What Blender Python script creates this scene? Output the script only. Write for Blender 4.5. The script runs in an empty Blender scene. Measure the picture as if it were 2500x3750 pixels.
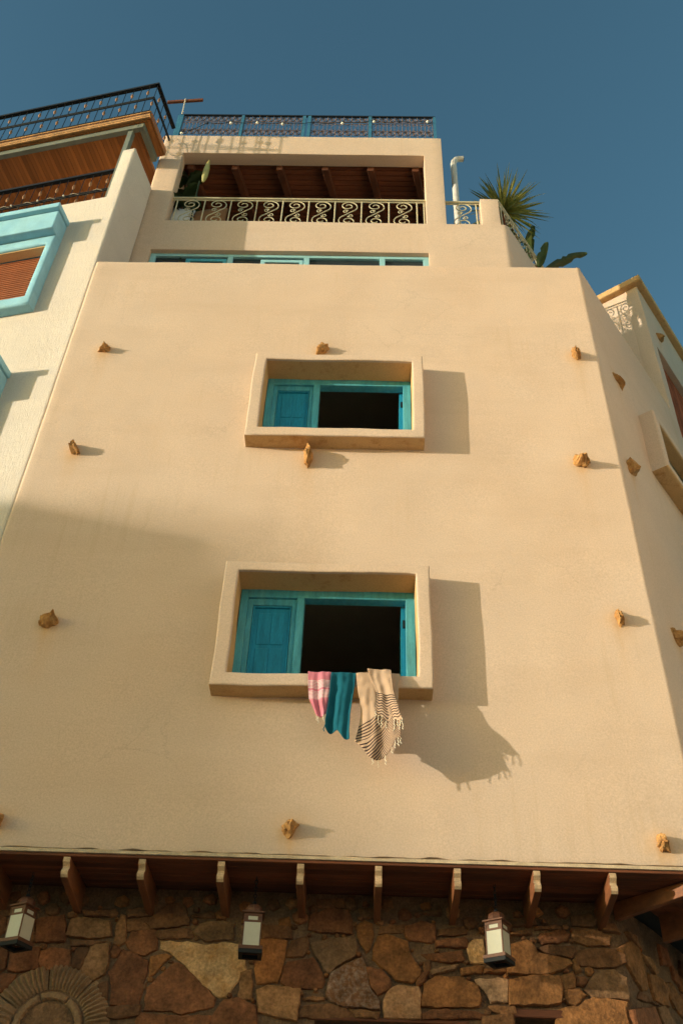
import bpy, bmesh, math, random
from mathutils import Vector, Matrix, noise

# ------------------------------------------------------------------ camera, sky, sun, exposure
scene = bpy.context.scene
col = scene.collection
R = math.radians
PITCH, ROLL, YAW = R(41.89), R(2.55), R(-2.04)
fw = Vector((math.sin(YAW)*math.cos(PITCH), math.cos(YAW)*math.cos(PITCH), math.sin(PITCH)))
rt = Vector((math.cos(YAW), -math.sin(YAW), 0)); upv = rt.cross(fw)
rt2 = rt*math.cos(ROLL) + upv*math.sin(ROLL); up2 = upv*math.cos(ROLL) - rt*math.sin(ROLL)
cam_data = bpy.data.cameras.new('camera'); cam = bpy.data.objects.new('camera', cam_data); col.objects.link(cam)
cam.matrix_world = Matrix(((rt2.x, up2.x, -fw.x, 0), (rt2.y, up2.y, -fw.y, -7.0), (rt2.z, up2.z, -fw.z, 1.6), (0, 0, 0, 1)))
cam_data.sensor_fit = 'VERTICAL'; cam_data.sensor_height = 36; cam_data.sensor_width = 24; cam_data.lens = 35.0
cam_data.clip_start = 0.05; cam_data.clip_end = 5000
scene.camera = cam

SUN = Vector((.475, .185, -.045)).normalized()          # the way the light travels
world = bpy.data.worlds.new('World'); scene.world = world; world.use_nodes = True
wn = world.node_tree; wn.nodes.clear()
sky = wn.nodes.new('ShaderNodeTexSky'); sky.sky_type = 'NISHITA'; sky.sun_disc = False
sky.sun_elevation = math.asin(-SUN.z); sky.sun_rotation = math.atan2(-SUN.x, -SUN.y)
sky.altitude = 0; sky.air_density = 1.0; sky.dust_density = 1.0; sky.ozone_density = 1.5
bg = wn.nodes.new('ShaderNodeBackground'); bg.inputs['Strength'].default_value = 0.15
wo = wn.nodes.new('ShaderNodeOutputWorld')
gam = wn.nodes.new('ShaderNodeGamma'); gam.inputs[1].default_value = 1.26           # film grade: deeper, greener blue overall
tnt = wn.nodes.new('ShaderNodeVectorMath'); tnt.operation = 'MULTIPLY'; tnt.inputs[1].default_value = (.76, .975, .86)
wn.links.new(sky.outputs[0], gam.inputs[0]); wn.links.new(gam.outputs[0], tnt.inputs[0]); wn.links.new(tnt.outputs[0], bg.inputs['Color']); wn.links.new(bg.outputs[0], wo.inputs['Surface'])
sun_d = bpy.data.lights.new('sun', 'SUN'); sun_d.energy = 2.7; sun_d.angle = R(0.53); sun_d.color = (1.0, .89, .70)
sun = bpy.data.objects.new('sun', sun_d); col.objects.link(sun); sun.location = (-30, -14, 20)
sun.rotation_euler = SUN.to_track_quat('-Z', 'Y').to_euler()
vs = scene.view_settings; vs.view_transform = 'Standard'; vs.look = 'None'; vs.gamma = 1; vs.use_curve_mapping = False
vs.exposure = 0.96

# ------------------------------------------------------------------ helpers
rng = random.Random(7)
def N3(p, s, seed=0.0): return noise.noise(Vector((p[0]*s+seed, p[1]*s-seed*.7, p[2]*s+seed*1.3)))

class MB:
    def __init__(self): self.v = []; self.f = []; self.m = []; self.uv = None
    def add(self, vs_, fs, m=0):
        b = len(self.v); self.v += [tuple(p) for p in vs_]; self.f += [tuple(b+i for i in q) for q in fs]; self.m += [m]*len(fs)
    def hexa(self, c, m=0):                     # eight corners: bottom four, top four
        self.add(c, [(3,2,1,0),(4,5,6,7),(0,1,5,4),(1,2,6,5),(2,3,7,6),(3,0,4,7)], m)
    def box(self, x0, x1, y0, y1, z0, z1, m=0, T=None):
        c = [(x0,y0,z0),(x1,y0,z0),(x1,y1,z0),(x0,y1,z0),(x0,y0,z1),(x1,y0,z1),(x1,y1,z1),(x0,y1,z1)]
        self.hexa([T(*p) for p in c] if T else c, m)
    def tube(self, pts, r, n=6, m=0, cap=True):
        pts = [Vector(p) for p in pts]; k = len(pts); rings = []; side = None
        rr = r if isinstance(r, (list, tuple)) else [r]*k
        for i in range(k):
            t = (pts[min(i+1,k-1)] - pts[max(i-1,0)]).normalized()
            if side is None:
                side = t.cross(Vector((0,0,1)))
                if side.length < .05: side = t.cross(Vector((0,1,0)))
            side = (side - t*side.dot(t)).normalized(); b = t.cross(side)
            rings += [pts[i] + (side*math.cos(2*math.pi*j/n) + b*math.sin(2*math.pi*j/n))*rr[i] for j in range(n)]
        fs = [(i*n+j, i*n+(j+1)%n, (i+1)*n+(j+1)%n, (i+1)*n+j) for i in range(k-1) for j in range(n)]
        if cap: fs += [tuple(range(n))[::-1], tuple((k-1)*n+j for j in range(n))]
        self.add(rings, fs, m)
    def lathe(self, prof, c=(0,0,0), n=10, m=0):  # prof: (radius, z)
        rings = [(c[0]+r*math.cos(2*math.pi*j/n), c[1]+r*math.sin(2*math.pi*j/n), c[2]+z) for r, z in prof for j in range(n)]
        k = len(prof)
        fs = [(i*n+j, i*n+(j+1)%n, (i+1)*n+(j+1)%n, (i+1)*n+j) for i in range(k-1) for j in range(n)]
        fs += [tuple(range(n))[::-1], tuple((k-1)*n+j for j in range(n))]
        self.add(rings, fs, m)
    def prism(self, poly, z0, z1, m=0):
        n = len(poly)
        self.add([(p[0],p[1],z0) for p in poly]+[(p[0],p[1],z1) for p in poly],
                 [tuple(range(n))[::-1], tuple(range(n,2*n))]+[(i,(i+1)%n,n+(i+1)%n,n+i) for i in range(n)], m)
    def mesh(self, name, mats, smooth=0):
        me = bpy.data.meshes.new(name); me.from_pydata(self.v, [], self.f)
        for mt in (mats if isinstance(mats, (list, tuple)) else [mats]): me.materials.append(mt)
        me.polygons.foreach_set('material_index', self.m)
        if self.uv:
            ul = me.uv_layers.new(name='UVMap')
            for lp in me.loops: ul.data[lp.index].uv = self.uv[lp.vertex_index]
        bm = bmesh.new(); bm.from_mesh(me); bmesh.ops.recalc_face_normals(bm, faces=bm.faces); bm.to_mesh(me); bm.free()
        if smooth:
            me.shade_smooth()
            if smooth < 180: me.set_sharp_from_angle(angle=R(smooth))
        me.update(); return me
    def build(self, name, mats, parent=None, smooth=0, loc=None):
        return put(name, self.mesh(name, mats, smooth), parent, loc)

def put(name, me, parent=None, loc=None, rot=None, scl=None):
    o = bpy.data.objects.new(name, me); col.objects.link(o)
    if parent is not None: o.parent = parent
    if loc is not None: o.location = loc
    if rot is not None: o.rotation_euler = rot
    if scl is not None: o.scale = scl
    return o
def tag(o, label=None, cat=None, group=None, kind=None):
    for k, v in (('label', label), ('category', cat), ('group', group), ('kind', kind)):
        if v: o[k] = v
    return o
def empty(name, loc=(0,0,0), rz=0, label=None, cat=None, group=None):
    o = put(name, None, None, loc, (0,0,rz)); o.empty_display_size = .3
    return tag(o, label, cat, group)
def bevel(o, w, seg=2, ang=40):
    b = o.modifiers.new('bevel', 'BEVEL'); b.width = w; b.segments = seg; b.limit_method = 'ANGLE'; b.angle_limit = R(ang); b.use_clamp_overlap = True
    return o

# ------------------------------------------------------------------ materials
def mat(name, base, rough=.85, var=.12, scale=1.2, grain=.06, gscale=90, bump=.25, bdist=.004, stretch=(1,1,1), rnd=0.0,
        tint=None, tscale=.6, tamt=.0, metallic=0, spec=.3, bscale=None, coat=0):
    m = bpy.data.materials.new(name); m.use_nodes = True; nt = m.node_tree; nd = nt.nodes; lk = nt.links
    p = nd['Principled BSDF']; p.inputs['Roughness'].default_value = rough; p.inputs['Metallic'].default_value = metallic
    p.inputs['Specular IOR Level'].default_value = spec; p.inputs['Coat Weight'].default_value = coat
    tc = nd.new('ShaderNodeTexCoord'); mp = nd.new('ShaderNodeMapping'); mp.inputs['Scale'].default_value = stretch
    lk.new(tc.outputs['Object'], mp.inputs['Vector'])
    def tex(sc, det=4, ro=.55):
        t = nd.new('ShaderNodeTexNoise'); t.inputs['Scale'].default_value = sc; t.inputs['Detail'].default_value = det; t.inputs['Roughness'].default_value = ro
        lk.new(mp.outputs[0], t.inputs['Vector']); return t
    def mul(c, fac_out, lo, hi):               # colour times a value that runs lo..hi
        mr = nd.new('ShaderNodeMapRange'); mr.inputs['From Min'].default_value = .28; mr.inputs['From Max'].default_value = .72
        mr.inputs['To Min'].default_value = lo; mr.inputs['To Max'].default_value = hi; lk.new(fac_out, mr.inputs['Value'])
        vm = nd.new('ShaderNodeVectorMath'); vm.operation = 'SCALE'; lk.new(c, vm.inputs[0]); lk.new(mr.outputs[0], vm.inputs['Scale']); return vm.outputs[0]
    rgb = nd.new('ShaderNodeRGB'); rgb.outputs[0].default_value = (*base, 1); c = rgb.outputs[0]
    if tint:
        t = tex(tscale, 5, .6); mx = nd.new('ShaderNodeMix'); mx.data_type = 'RGBA'
        mr = nd.new('ShaderNodeMapRange'); mr.inputs['From Min'].default_value = .42; mr.inputs['From Max'].default_value = .68; mr.inputs['To Max'].default_value = tamt
        lk.new(t.outputs[0], mr.inputs['Value']); lk.new(mr.outputs[0], mx.inputs['Factor'])
        lk.new(c, mx.inputs['A']); mx.inputs['B'].default_value = (*tint, 1); c = mx.outputs['Result']
    c = mul(c, tex(scale).outputs[0], 1-var, 1+var)
    g = tex(gscale, 2, .6); c = mul(c, g.outputs[0], 1-grain, 1+grain)
    if rnd:
        oi = nd.new('ShaderNodeObjectInfo'); mr = nd.new('ShaderNodeMapRange'); mr.inputs['To Min'].default_value = 1-rnd; mr.inputs['To Max'].default_value = 1+rnd
        lk.new(oi.outputs['Random'], mr.inputs['Value'])
        vm = nd.new('ShaderNodeVectorMath'); vm.operation = 'SCALE'; lk.new(c, vm.inputs[0]); lk.new(mr.outputs[0], vm.inputs['Scale']); c = vm.outputs[0]
    lk.new(c, p.inputs['Base Color'])
    if bump:
        b = nd.new('ShaderNodeBump'); b.inputs['Strength'].default_value = bump; b.inputs['Distance'].default_value = bdist
        bt = tex(bscale, 5, .65) if bscale else g
        lk.new(bt.outputs[0], b.inputs['Height']); lk.new(b.outputs[0], p.inputs['Normal'])
    m['c'] = 1
    return m, p, nt, c
def mat1(*a, **k): return mat(*a, **k)[0]

def plaster(name, base, tint, stain, bump=.35, bsc=38, stretch=(1,1,1), streaks=.2, bd=.006):
    """hand-floated render: broad tone drift, faint horizontal trowel bands, rusty runs, fine grain and relief"""
    m, p, nt, c = mat(name, base, rough=.93, var=.045, scale=.9, grain=.11, gscale=75, bump=0, tint=tint, tscale=.7, tamt=.6, spec=.12)
    nd, lk = nt.nodes, nt.links; tc = nd.new('ShaderNodeTexCoord')
    def tex(sc, st, det=4, ro=.6):
        mp = nd.new('ShaderNodeMapping'); mp.inputs['Scale'].default_value = st; lk.new(tc.outputs['Object'], mp.inputs['Vector'])
        t = nd.new('ShaderNodeTexNoise'); t.inputs['Scale'].default_value = sc; t.inputs['Detail'].default_value = det; t.inputs['Roughness'].default_value = ro
        lk.new(mp.outputs[0], t.inputs['Vector']); return t
    def mixc(cin, fac, colr, lo, hi, amt):
        mr = nd.new('ShaderNodeMapRange'); mr.inputs['From Min'].default_value = lo; mr.inputs['From Max'].default_value = hi; mr.inputs['To Max'].default_value = amt
        lk.new(fac, mr.inputs['Value']); mx = nd.new('ShaderNodeMix'); mx.data_type = 'RGBA'; lk.new(mr.outputs[0], mx.inputs['Factor'])
        lk.new(cin, mx.inputs['A']); mx.inputs['B'].default_value = (*colr, 1); return mx.outputs['Result']
    c = mixc(c, tex(1.1, (.5,.5,2.6), 5).outputs[0], tuple(x*.85 for x in tint), .5, .72, .32)          # trowel bands
    s1 = tex(2.3, (4.2,4.2,.16), 5, .7); s2 = tex(.55, (1,1,1), 3)
    mm = nd.new('ShaderNodeMath'); mm.operation = 'MULTIPLY'; lk.new(s1.outputs[0], mm.inputs[0]); lk.new(s2.outputs[0], mm.inputs[1])
    c = mixc(c, mm.outputs[0], stain, .30, .40, streaks)                                              # water runs
    vo = nd.new('ShaderNodeTexVoronoi'); vo.feature = 'DISTANCE_TO_EDGE'; vo.inputs['Scale'].default_value = .85; dn = tex(3.5, (1,1,1), 5, .7)
    va = nd.new('ShaderNodeVectorMath'); va.operation = 'MULTIPLY_ADD'; va.inputs[1].default_value = (.22,.22,.22); lk.new(dn.outputs['Color'], va.inputs[0]); lk.new(tc.outputs['Object'], va.inputs[2]); lk.new(va.outputs[0], vo.inputs['Vector'])
    cr = nd.new('ShaderNodeMapRange'); cr.inputs['From Min'].default_value = .0; cr.inputs['From Max'].default_value = .006; cr.inputs['To Min'].default_value = 1; cr.inputs['To Max'].default_value = 0; lk.new(vo.outputs['Distance'], cr.inputs['Value'])
    ck = nd.new('ShaderNodeMath'); ck.operation = 'MULTIPLY'; lk.new(cr.outputs[0], ck.inputs[0]); cm = nd.new('ShaderNodeMapRange'); cm.inputs['From Min'].default_value = .5; cm.inputs['From Max'].default_value = .62; lk.new(tex(.8, (1,1,1), 3).outputs[0], cm.inputs['Value']); lk.new(cm.outputs[0], ck.inputs[1])
    c = mixc(c, ck.outputs[0], tuple(x*.55 for x in base), 0, 1, .26)                                 # hairline cracks
    at = nd.new('ShaderNodeAttribute'); at.attribute_name = 'stain'; an_ = nd.new('ShaderNodeMath'); an_.operation = 'MULTIPLY'; lk.new(at.outputs['Fac'], an_.inputs[0]); lk.new(tex(9, (2,2,.6), 4).outputs[0], an_.inputs[1])
    c = mixc(c, an_.outputs[0], (.56,.31,.11), .0, .7, .75)                                           # ochre rings and runs at the set-in stones
    c = mixc(c, tex(7, (1,1,1), 6, .7).outputs[0], tuple(x*.72 for x in base), .62, .8, .35)            # scuffs
    c = mixc(c, tex(260, (1,1,1), 1, .5).outputs[0], tuple(x*.6 for x in base), .6, .85, .35)          # sand grain
    lk.new(c, p.inputs['Base Color'])
    b1 = nd.new('ShaderNodeBump'); b1.inputs['Strength'].default_value = bump; b1.inputs['Distance'].default_value = bd
    lk.new(tex(bsc, stretch, 6, .7).outputs[0], b1.inputs['Height'])
    b2 = nd.new('ShaderNodeBump'); b2.inputs['Strength'].default_value = .3; b2.inputs['Distance'].default_value = .03
    lk.new(tex(2.2, (.7,.7,1.4), 3).outputs[0], b2.inputs['Height']); lk.new(b1.outputs[0], b2.inputs['Normal'])
    lk.new(b2.outputs[0], p.inputs['Normal'])
    return m

MAT = {}
MAT['plaster'] = plaster('sand_plaster', (.590,.455,.352), (.582,.425,.305), (.44,.31,.18))
MAT['plaster_up'] = MAT['plaster']
MAT['white'] = plaster('white_render', (.625,.56,.49), (.59,.515,.44), (.42,.34,.25), bump=1.0, bsc=30, stretch=(1.9,1.9,.28), streaks=.12, bd=.010)
MAT['rose'] = mat1('rose_bounce_render', (.66,.56,.49), rough=.95, var=.1, scale=1, bump=.2)  # wall colour of the added houses, tinted for warm bounce light
MAT['reveal'] = plaster('ochre_bounce_plaster', (.58,.38,.19), (.55,.33,.13), (.38,.19,.06), bump=.4, streaks=.7)  # ochre stain with warm bounce light mixed into the colour
MAT['blue'] = mat1('sky_blue_paint', (.24,.49,.62), rough=.7, var=.12, scale=5, grain=.08, gscale=110, bump=.5, bscale=40, bdist=.004, tint=(.32,.56,.62), tscale=3, tamt=.5)
MAT['teal'] = mat1('teal_paint', (.06,.32,.43), rough=.5, var=.2, scale=6, grain=.16, gscale=45, stretch=(4,4,.6), bump=.25, tint=(.12,.38,.42), tscale=2.5, tamt=.5)
MAT['tealdk'] = mat1('teal_shutter_paint', (.014,.235,.385), rough=.5, var=.2, scale=6, grain=.18, gscale=40, stretch=(5,5,.6), bump=.25)
MAT['pale_blue'] = mat1('pale_blue_paint', (.27,.52,.57), rough=.55, var=.1, scale=5, bump=.1)
MAT['blue_post'] = mat1('blue_metal_paint', (.04,.15,.25), rough=.5, var=.2, scale=8, bump=.1)
MAT['iron'] = mat1('black_iron', (.018,.02,.024), rough=.5, var=.2, scale=20, bump=.15, metallic=.3)
MAT['copper'] = mat1('copper_knuckle', (.30,.16,.08), rough=.5, var=.2, scale=30, bump=.1, metallic=.3)
MAT['rust'] = mat1('rusty_lattice', (.13,.085,.07), rough=.7, var=.3, scale=12, bump=.1)
MAT['cream'] = mat1('cream_iron', (.48,.43,.29), rough=.55, var=.15, scale=20, grain=.1, bump=.15)
MAT['steel'] = mat1('grey_green_steel', (.17,.19,.16), rough=.5, var=.15, scale=5, bump=.1, metallic=.2)
MAT['wood'] = mat1('varnished_pine', (.34,.135,.038), rough=.45, var=.25, scale=3, grain=.15, gscale=24, stretch=(6,.35,6), bump=.15, rnd=.22, tint=(.16,.055,.015), tscale=5, tamt=.55)
MAT['wood_edge'] = mat1('weathered_plank_edge', (.40,.22,.09), rough=.8, var=.3, scale=6, grain=.2, gscale=30, bump=.4, rnd=.2)
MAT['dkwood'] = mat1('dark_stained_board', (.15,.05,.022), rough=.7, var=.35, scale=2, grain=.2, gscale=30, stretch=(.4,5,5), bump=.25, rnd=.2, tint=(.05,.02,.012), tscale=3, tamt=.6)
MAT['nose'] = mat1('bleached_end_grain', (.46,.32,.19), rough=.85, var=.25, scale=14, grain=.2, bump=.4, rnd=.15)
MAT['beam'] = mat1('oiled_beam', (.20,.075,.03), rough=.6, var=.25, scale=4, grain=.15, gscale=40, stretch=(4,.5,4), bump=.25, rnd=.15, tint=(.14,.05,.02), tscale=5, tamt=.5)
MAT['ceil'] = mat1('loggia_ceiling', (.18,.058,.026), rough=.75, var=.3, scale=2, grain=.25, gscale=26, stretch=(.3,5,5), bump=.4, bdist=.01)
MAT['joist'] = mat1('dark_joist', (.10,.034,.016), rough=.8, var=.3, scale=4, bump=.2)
MAT['mortar'] = mat1('grey_brown_mortar', (.165,.095,.052), rough=.97, var=.3, scale=6, grain=.3, gscale=60, bump=1, bdist=.025, bscale=22, tint=(.10,.06,.036), tscale=7, tamt=.6)
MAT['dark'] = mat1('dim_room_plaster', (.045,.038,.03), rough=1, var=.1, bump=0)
MAT['strip'] = mat1('drip_edge_plaster', (.55,.43,.29), rough=.95, var=.15, scale=8, grain=.12, bump=.6, bscale=40, tint=(.3,.22,.14), tscale=9, tamt=.6)
MAT['rock'] = mat1('ochre_rock', (.46,.25,.09), rough=.95, var=.25, scale=9, grain=.22, gscale=60, bump=.9, bdist=.012, bscale=45, tint=(.30,.13,.04), tscale=14, tamt=.8, rnd=.15)
STONE = dict(tan=(0.310,0.153,0.065), tan2=(0.263,0.121,0.050), dk=(0.179,0.082,0.036), rb=(0.227,0.088,0.036), dr=(0.193,0.075,0.032), **{'or': (0.277,0.113,0.038)},
             or2=(0.290,0.128,0.045), gr=(0.213,0.113,0.054), lt=(0.539,0.319,0.152), lt2=(0.344,0.185,0.093), lt3=(0.448,0.267,0.152), sp=(0.179,0.079,0.036))
TINT = dict(lt=(.42,.19,.055), lt2=(.28,.12,.045), sp=(.5,.4,.32))
for k_, c_ in STONE.items():
    MAT['st_'+k_] = mat1('stone_'+{'or': 'orange', 'or2': 'ochre', 'dk': 'dark', 'rb': 'red_brown', 'dr': 'dark_red', 'gr': 'grey', 'lt': 'cream', 'lt2': 'pale', 'lt3': 'pink', 'sp': 'speckled'}.get(k_, k_),
        c_, rough=.92, var=.3, scale=7, grain=.3, gscale=45, bump=1, bdist=.022, bscale=20, rnd=.16,
        tint=TINT.get(k_, tuple(x*.5 for x in c_)), tscale=9 if k_ != 'sp' else 34, tamt=.75 if k_ != 'sp' else .35)
MAT['ground'] = mat1('pale_paving', (.50,.41,.34), rough=.95, var=.2, scale=.4, bump=.3)
MAT['dull'] = mat1('dull_shutter', (.13,.12,.085), rough=.9, var=.2, bump=.1, spec=.1)
MAT['room'] = mat1('room_plaster', (.52,.42,.31), rough=1, var=.1, bump=0)
MAT['redwood'] = mat1('red_brown_board', (.30,.085,.035), spec=.08, rough=.95, var=.3, scale=4, grain=.15, bump=.2, rnd=.2)
MAT['slat'] = mat1('brown_roller_slat', (.33,.115,.05), rough=.55, var=.15, scale=8, bump=.1, rnd=.1)
MAT['pipe'] = mat1('white_pipe', (.62,.60,.56), rough=.5, var=.12, scale=6, bump=.05, tint=(.45,.40,.34), tscale=8, tamt=.5)
MAT['fluted'] = mat1('sandstone_arch', (.26,.155,.08), rough=.95, var=.25, scale=8, grain=.2, gscale=70, bump=.7, bdist=.008, bscale=40)
MAT['lanternwood'] = mat1('copper_lantern_frame', (.115,.048,.026), rough=.5, var=.2, scale=25, grain=.1, bump=.1, metallic=.15)
MAT['lantern_in'] = mat1('black_lantern_lip', (.012,.012,.012), rough=.7, bump=0)
MAT['pane'] = mat1('frosted_lantern_glass', (.50,.475,.37), rough=.3, var=.06, scale=9, grain=.03, bump=.05)
MAT['bulb'] = mat1('white_glass_bulb', (.85,.80,.68), rough=.15, var=.02, bump=0, spec=.5)
MAT['cable'] = mat1('dark_cable', (.02,.02,.02), rough=.6, bump=0)
MAT['wire'] = mat1('grey_wire', (.30,.26,.20), rough=.6, bump=0)
MAT['mast'] = mat1('pale_mast', (.58,.52,.42), rough=.6, bump=.1)
MAT['cushion'] = mat1('white_cushion', (.62,.62,.62), rough=.9, var=.05, bump=.2)
MAT['cushion2'] = mat1('brown_cushion', (.27,.13,.06), rough=.9, var=.15, scale=9, bump=.2)
def leafmat(name, c, tint, tr=.25):
    m, p, nt, cc = mat(name, c, rough=.45, var=.25, scale=6, grain=.1, bump=.1, tint=tint, tscale=4, tamt=.7, rnd=.25, spec=.4)
    t = nt.nodes.new('ShaderNodeBsdfTranslucent'); nt.links.new(cc, t.inputs['Color']); mx = nt.nodes.new('ShaderNodeMixShader'); mx.inputs[0].default_value = tr
    out = nt.nodes['Material Output']; nt.links.new(p.outputs[0], mx.inputs[1]); nt.links.new(t.outputs[0], mx.inputs[2]); nt.links.new(mx.outputs[0], out.inputs['Surface'])
    return m
MAT['palm'] = leafmat('sword_leaf', (.15,.16,.035), (.52,.43,.10), .4)
MAT['banana'] = leafmat('banana_leaf', (.036,.055,.012), (.11,.12,.025), .2)
MAT['bract'] = leafmat('furled_leaf', (.42,.40,.17), (.30,.30,.10), .2)
MAT['darkleaf'] = leafmat('dark_leaf', (.018,.035,.012), (.03,.05,.015), .2)
g_, gp, gnt, _ = mat('window_glass', (.02,.03,.035), rough=.06, var=.1, bump=0, spec=.6); MAT['glass'] = g_

# ------------------------------------------------------------------ the setting: ground
gm = MB(); gm.add([(-1500,-1500,0),(1500,-1500,0),(1500,1500,0),(-1500,1500,0)], [(0,1,2,3)])
tag(gm.build('street_ground', MAT['ground']), kind='structure')

# ------------------------------------------------------------------ wall sheets
def arc2(c, r, a0, a1, n): return [(c[0]+r*math.cos(R(a0+(a1-a0)*i/n)), c[1]+r*math.sin(R(a0+(a1-a0)*i/n))) for i in range(n+1)]
def span(a, b, step, cuts=()):
    ks = sorted({round(a,4), round(b,4), *[round(c,4) for c in cuts if min(a,b) < c < max(a,b)]}, reverse=a > b); out = []
    for p, q in zip(ks, ks[1:]):
        n = max(1, round(abs(q-p)/step)); out += [p+(q-p)*i/n for i in range(n)]
    return out + [ks[-1]]
def sheet(name, path, zs, keep, m, parent, thick=.2, bev=.03, amp=.007, ragged=None, spots=()):
    """one continuous skin along a plan path, cells cut out where keep() says no, thickened inwards, edges rounded"""
    n = len(path); vs_, fs = [], []; stain = []
    for i, (x, y) in enumerate(path):
        a, b = path[max(i-1,0)], path[min(i+1,n-1)]; t = Vector((b[0]-a[0], b[1]-a[1], 0)).normalized(); nr = Vector((t.y, -t.x, 0))
        for z in zs:
            p = Vector((x, y, z)); d = amp*(N3(p,.9,3.1) + .45*N3(p,2.6,9.2)) + .0015*N3(p,7,1.7)
            st = 0
            for (sx_, sy_, sz_) in spots:                    # stones set in the wall: plaster collar, ochre ring and run
                h2 = (x-sx_)**2+(y-sy_)**2
                if h2 < .2:
                    q2 = h2+(z-sz_)**2; d += .013*math.exp(-q2/.010); st += .8*math.exp(-q2/.012)
                    if z < sz_: st += .75*math.exp(-h2/.0028)*math.exp((z-sz_)/.30)
            stain.append(min(1, st)); p = p + nr*d
            if ragged and abs(z-zs[0]) < 1e-6: p.z += ragged*N3(p, 6, 4.4)
            vs_.append(p)
    k = len(zs)
    for i in range(n-1):
        for j in range(k-1):
            if keep((path[i][0]+path[i+1][0])/2, (path[i][1]+path[i+1][1])/2, (zs[j]+zs[j+1])/2):
                fs.append((i*k+j, (i+1)*k+j, (i+1)*k+j+1, i*k+j+1))
    me = bpy.data.meshes.new(name); me.from_pydata([tuple(v) for v in vs_], [], fs); me.materials.append(m)
    if spots: me.attributes.new('stain', 'FLOAT', 'POINT').data.foreach_set('value', stain)
    bm = bmesh.new(); bm.from_mesh(me); bmesh.ops.delete(bm, geom=[v for v in bm.verts if not v.link_faces], context='VERTS'); bm.to_mesh(me); bm.free()
    me.shade_smooth()
    o = put(name, me, parent)
    s = o.modifiers.new('thick', 'SOLIDIFY'); s.thickness = thick; s.offset = -1
    bevel(o, bev, 3, 50)
    return o
def ring(name, inner, outer, prof, m, parent, T, nseg=14, amp=.006, seed=0, ochre=False):
    """moulded rectangular surround: inner/outer = (x0,x1,z0,z1); prof = (blend inner..outer, depth)"""
    def per(r):
        x0, x1, z0, z1 = r; c = [(x0,z0),(x1,z0),(x1,z1),(x0,z1)]; out = []
        for a, b in zip(c, c[1:]+c[:1]): out += [(a[0]+(b[0]-a[0])*i/nseg, a[1]+(b[1]-a[1])*i/nseg) for i in range(nseg)]
        return out
    pi, po = per(inner), per(outer); n = len(pi); k = len(prof); mb = MB(); vs_ = []
    for a, b in zip(pi, po):
        for (bl, dp) in prof:
            p = Vector((a[0]+(b[0]-a[0])*bl, dp, a[1]+(b[1]-a[1])*bl))
            q = Vector((p.x, 0, p.z))
            p += Vector((N3(q,1.7,seed+2)+.4*N3(q,5,seed), N3(q,2,seed+5)*.35, N3(q,1.9,seed+8)+.4*N3(q,5.5,seed+1)))*amp
            vs_.append(T(*p))
    fs = [(i*k+j, ((i+1)%n)*k+j, ((i+1)%n)*k+j+1, i*k+j+1) for i in range(n) for j in range(k-1)]
    mb.add(vs_, fs)
    if ochre:                                                # ochre stain in the reveal; warm bounce light painted there and under the box
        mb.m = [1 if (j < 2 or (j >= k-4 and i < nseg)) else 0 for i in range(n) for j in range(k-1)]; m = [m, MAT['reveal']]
    return mb.build(name, m, parent, smooth=50)
ID = lambda x, y, z: (x, y, z)
dR = Vector((math.cos(R(54)), math.sin(R(54)), 0)); nR = Vector((dR.y, -dR.x, 0)); B = Vector((2.48, 0, 0))
def PRW(t, o, z): p = B + dR*t + nR*o; return (p.x, p.y, z)

# ------------------------------------------------------------------ the plaster house
house = empty('plaster_house', (0,0,0), 0, 'sand coloured plaster house with jutting stones and two box framed teal windows', 'house')
HX0, HX1, HZ0, HZ1 = -1.17, .49, 5.91, 7.06             # hole behind a window surround
DZ = 2.88
ROCKS = ((-2.955,10.215,.125,.105,.15,-.5),(-.545,10.27,.12,.10,.16,-.5),(2.235,10.24,.085,.13,.20,.1),(-2.95,8.63,.085,.12,.20,.55),(-.60,8.58,.085,.15,.29,.06),
         (2.085,8.60,.165,.14,.15,-.1),(-2.715,6.53,.165,.13,.14,0),(2.165,6.71,.08,.10,.19,.04),(-.525,4.74,.11,.10,.14,-.25),(2.185,4.71,.09,.12,.13,0),(-2.70,4.74,.13,.12,.14,0))
SIDE_ROCKS = ((.53,10.38,.30,.20),(.28,8.74,.22,.22),(.50,6.82,.22,.16),(3.28,14.0,.18,.13))
SPOTS = [(x, 0, z) for x, z, *_ in ROCKS]+[PRW(t, 0, z) for t, z, *_ in SIDE_ROCKS]
rows = span(4.55, 11.92, .06, (HZ0, HZ1, HZ0+DZ, HZ1+DZ))
rows2 = rows + span(11.92, 14.80, .14, (13.57,))[1:]
path = [(-3.39, .62), (-3.39, .3)] + arc2((-3.345,.045), .045, 180, 270, 4)
path += [(x, 0.0) for x in span(-3.28, 2.45, .06, (HX0, HX1))]
path += arc2((2.455,.05), .05, -90, -36, 4)
B0 = Vector((path[-1][0], path[-1][1], 0)); s0 = (B0-B).dot(dR)
path += [PRW(t, (B0-B).dot(nR), 0)[:2] for t in span(s0+.1, 6.0, .08, (2.8, 3.04, 4.4))]
def tt(x, y): return (Vector((x,y,0))-B).dot(dR)
def keep_main(x, y, z):
    t = tt(x, y) if y > .05 and x > 2.3 else -1
    if z > 11.92 and t < 2.8: return False
    if 3.04 < t < 4.4 and 11.6 < z < 13.57: return False
    if abs(y) < .03 and HX0 < x < HX1 and (HZ0 < z < HZ1 or HZ0+DZ < z < HZ1+DZ): return False
    return True
rows2 = sorted(set(round(z,4) for z in rows2) | {11.6})
rows2 = [z for i, z in enumerate(rows2) if i == 0 or z - rows2[i-1] > .035 or z in (11.6, 11.92, 13.57)]
wall = sheet('facade_wall', path, rows2, keep_main, MAT['plaster'], house, .2, .03, .009, ragged=.02, spots=SPOTS)
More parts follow.
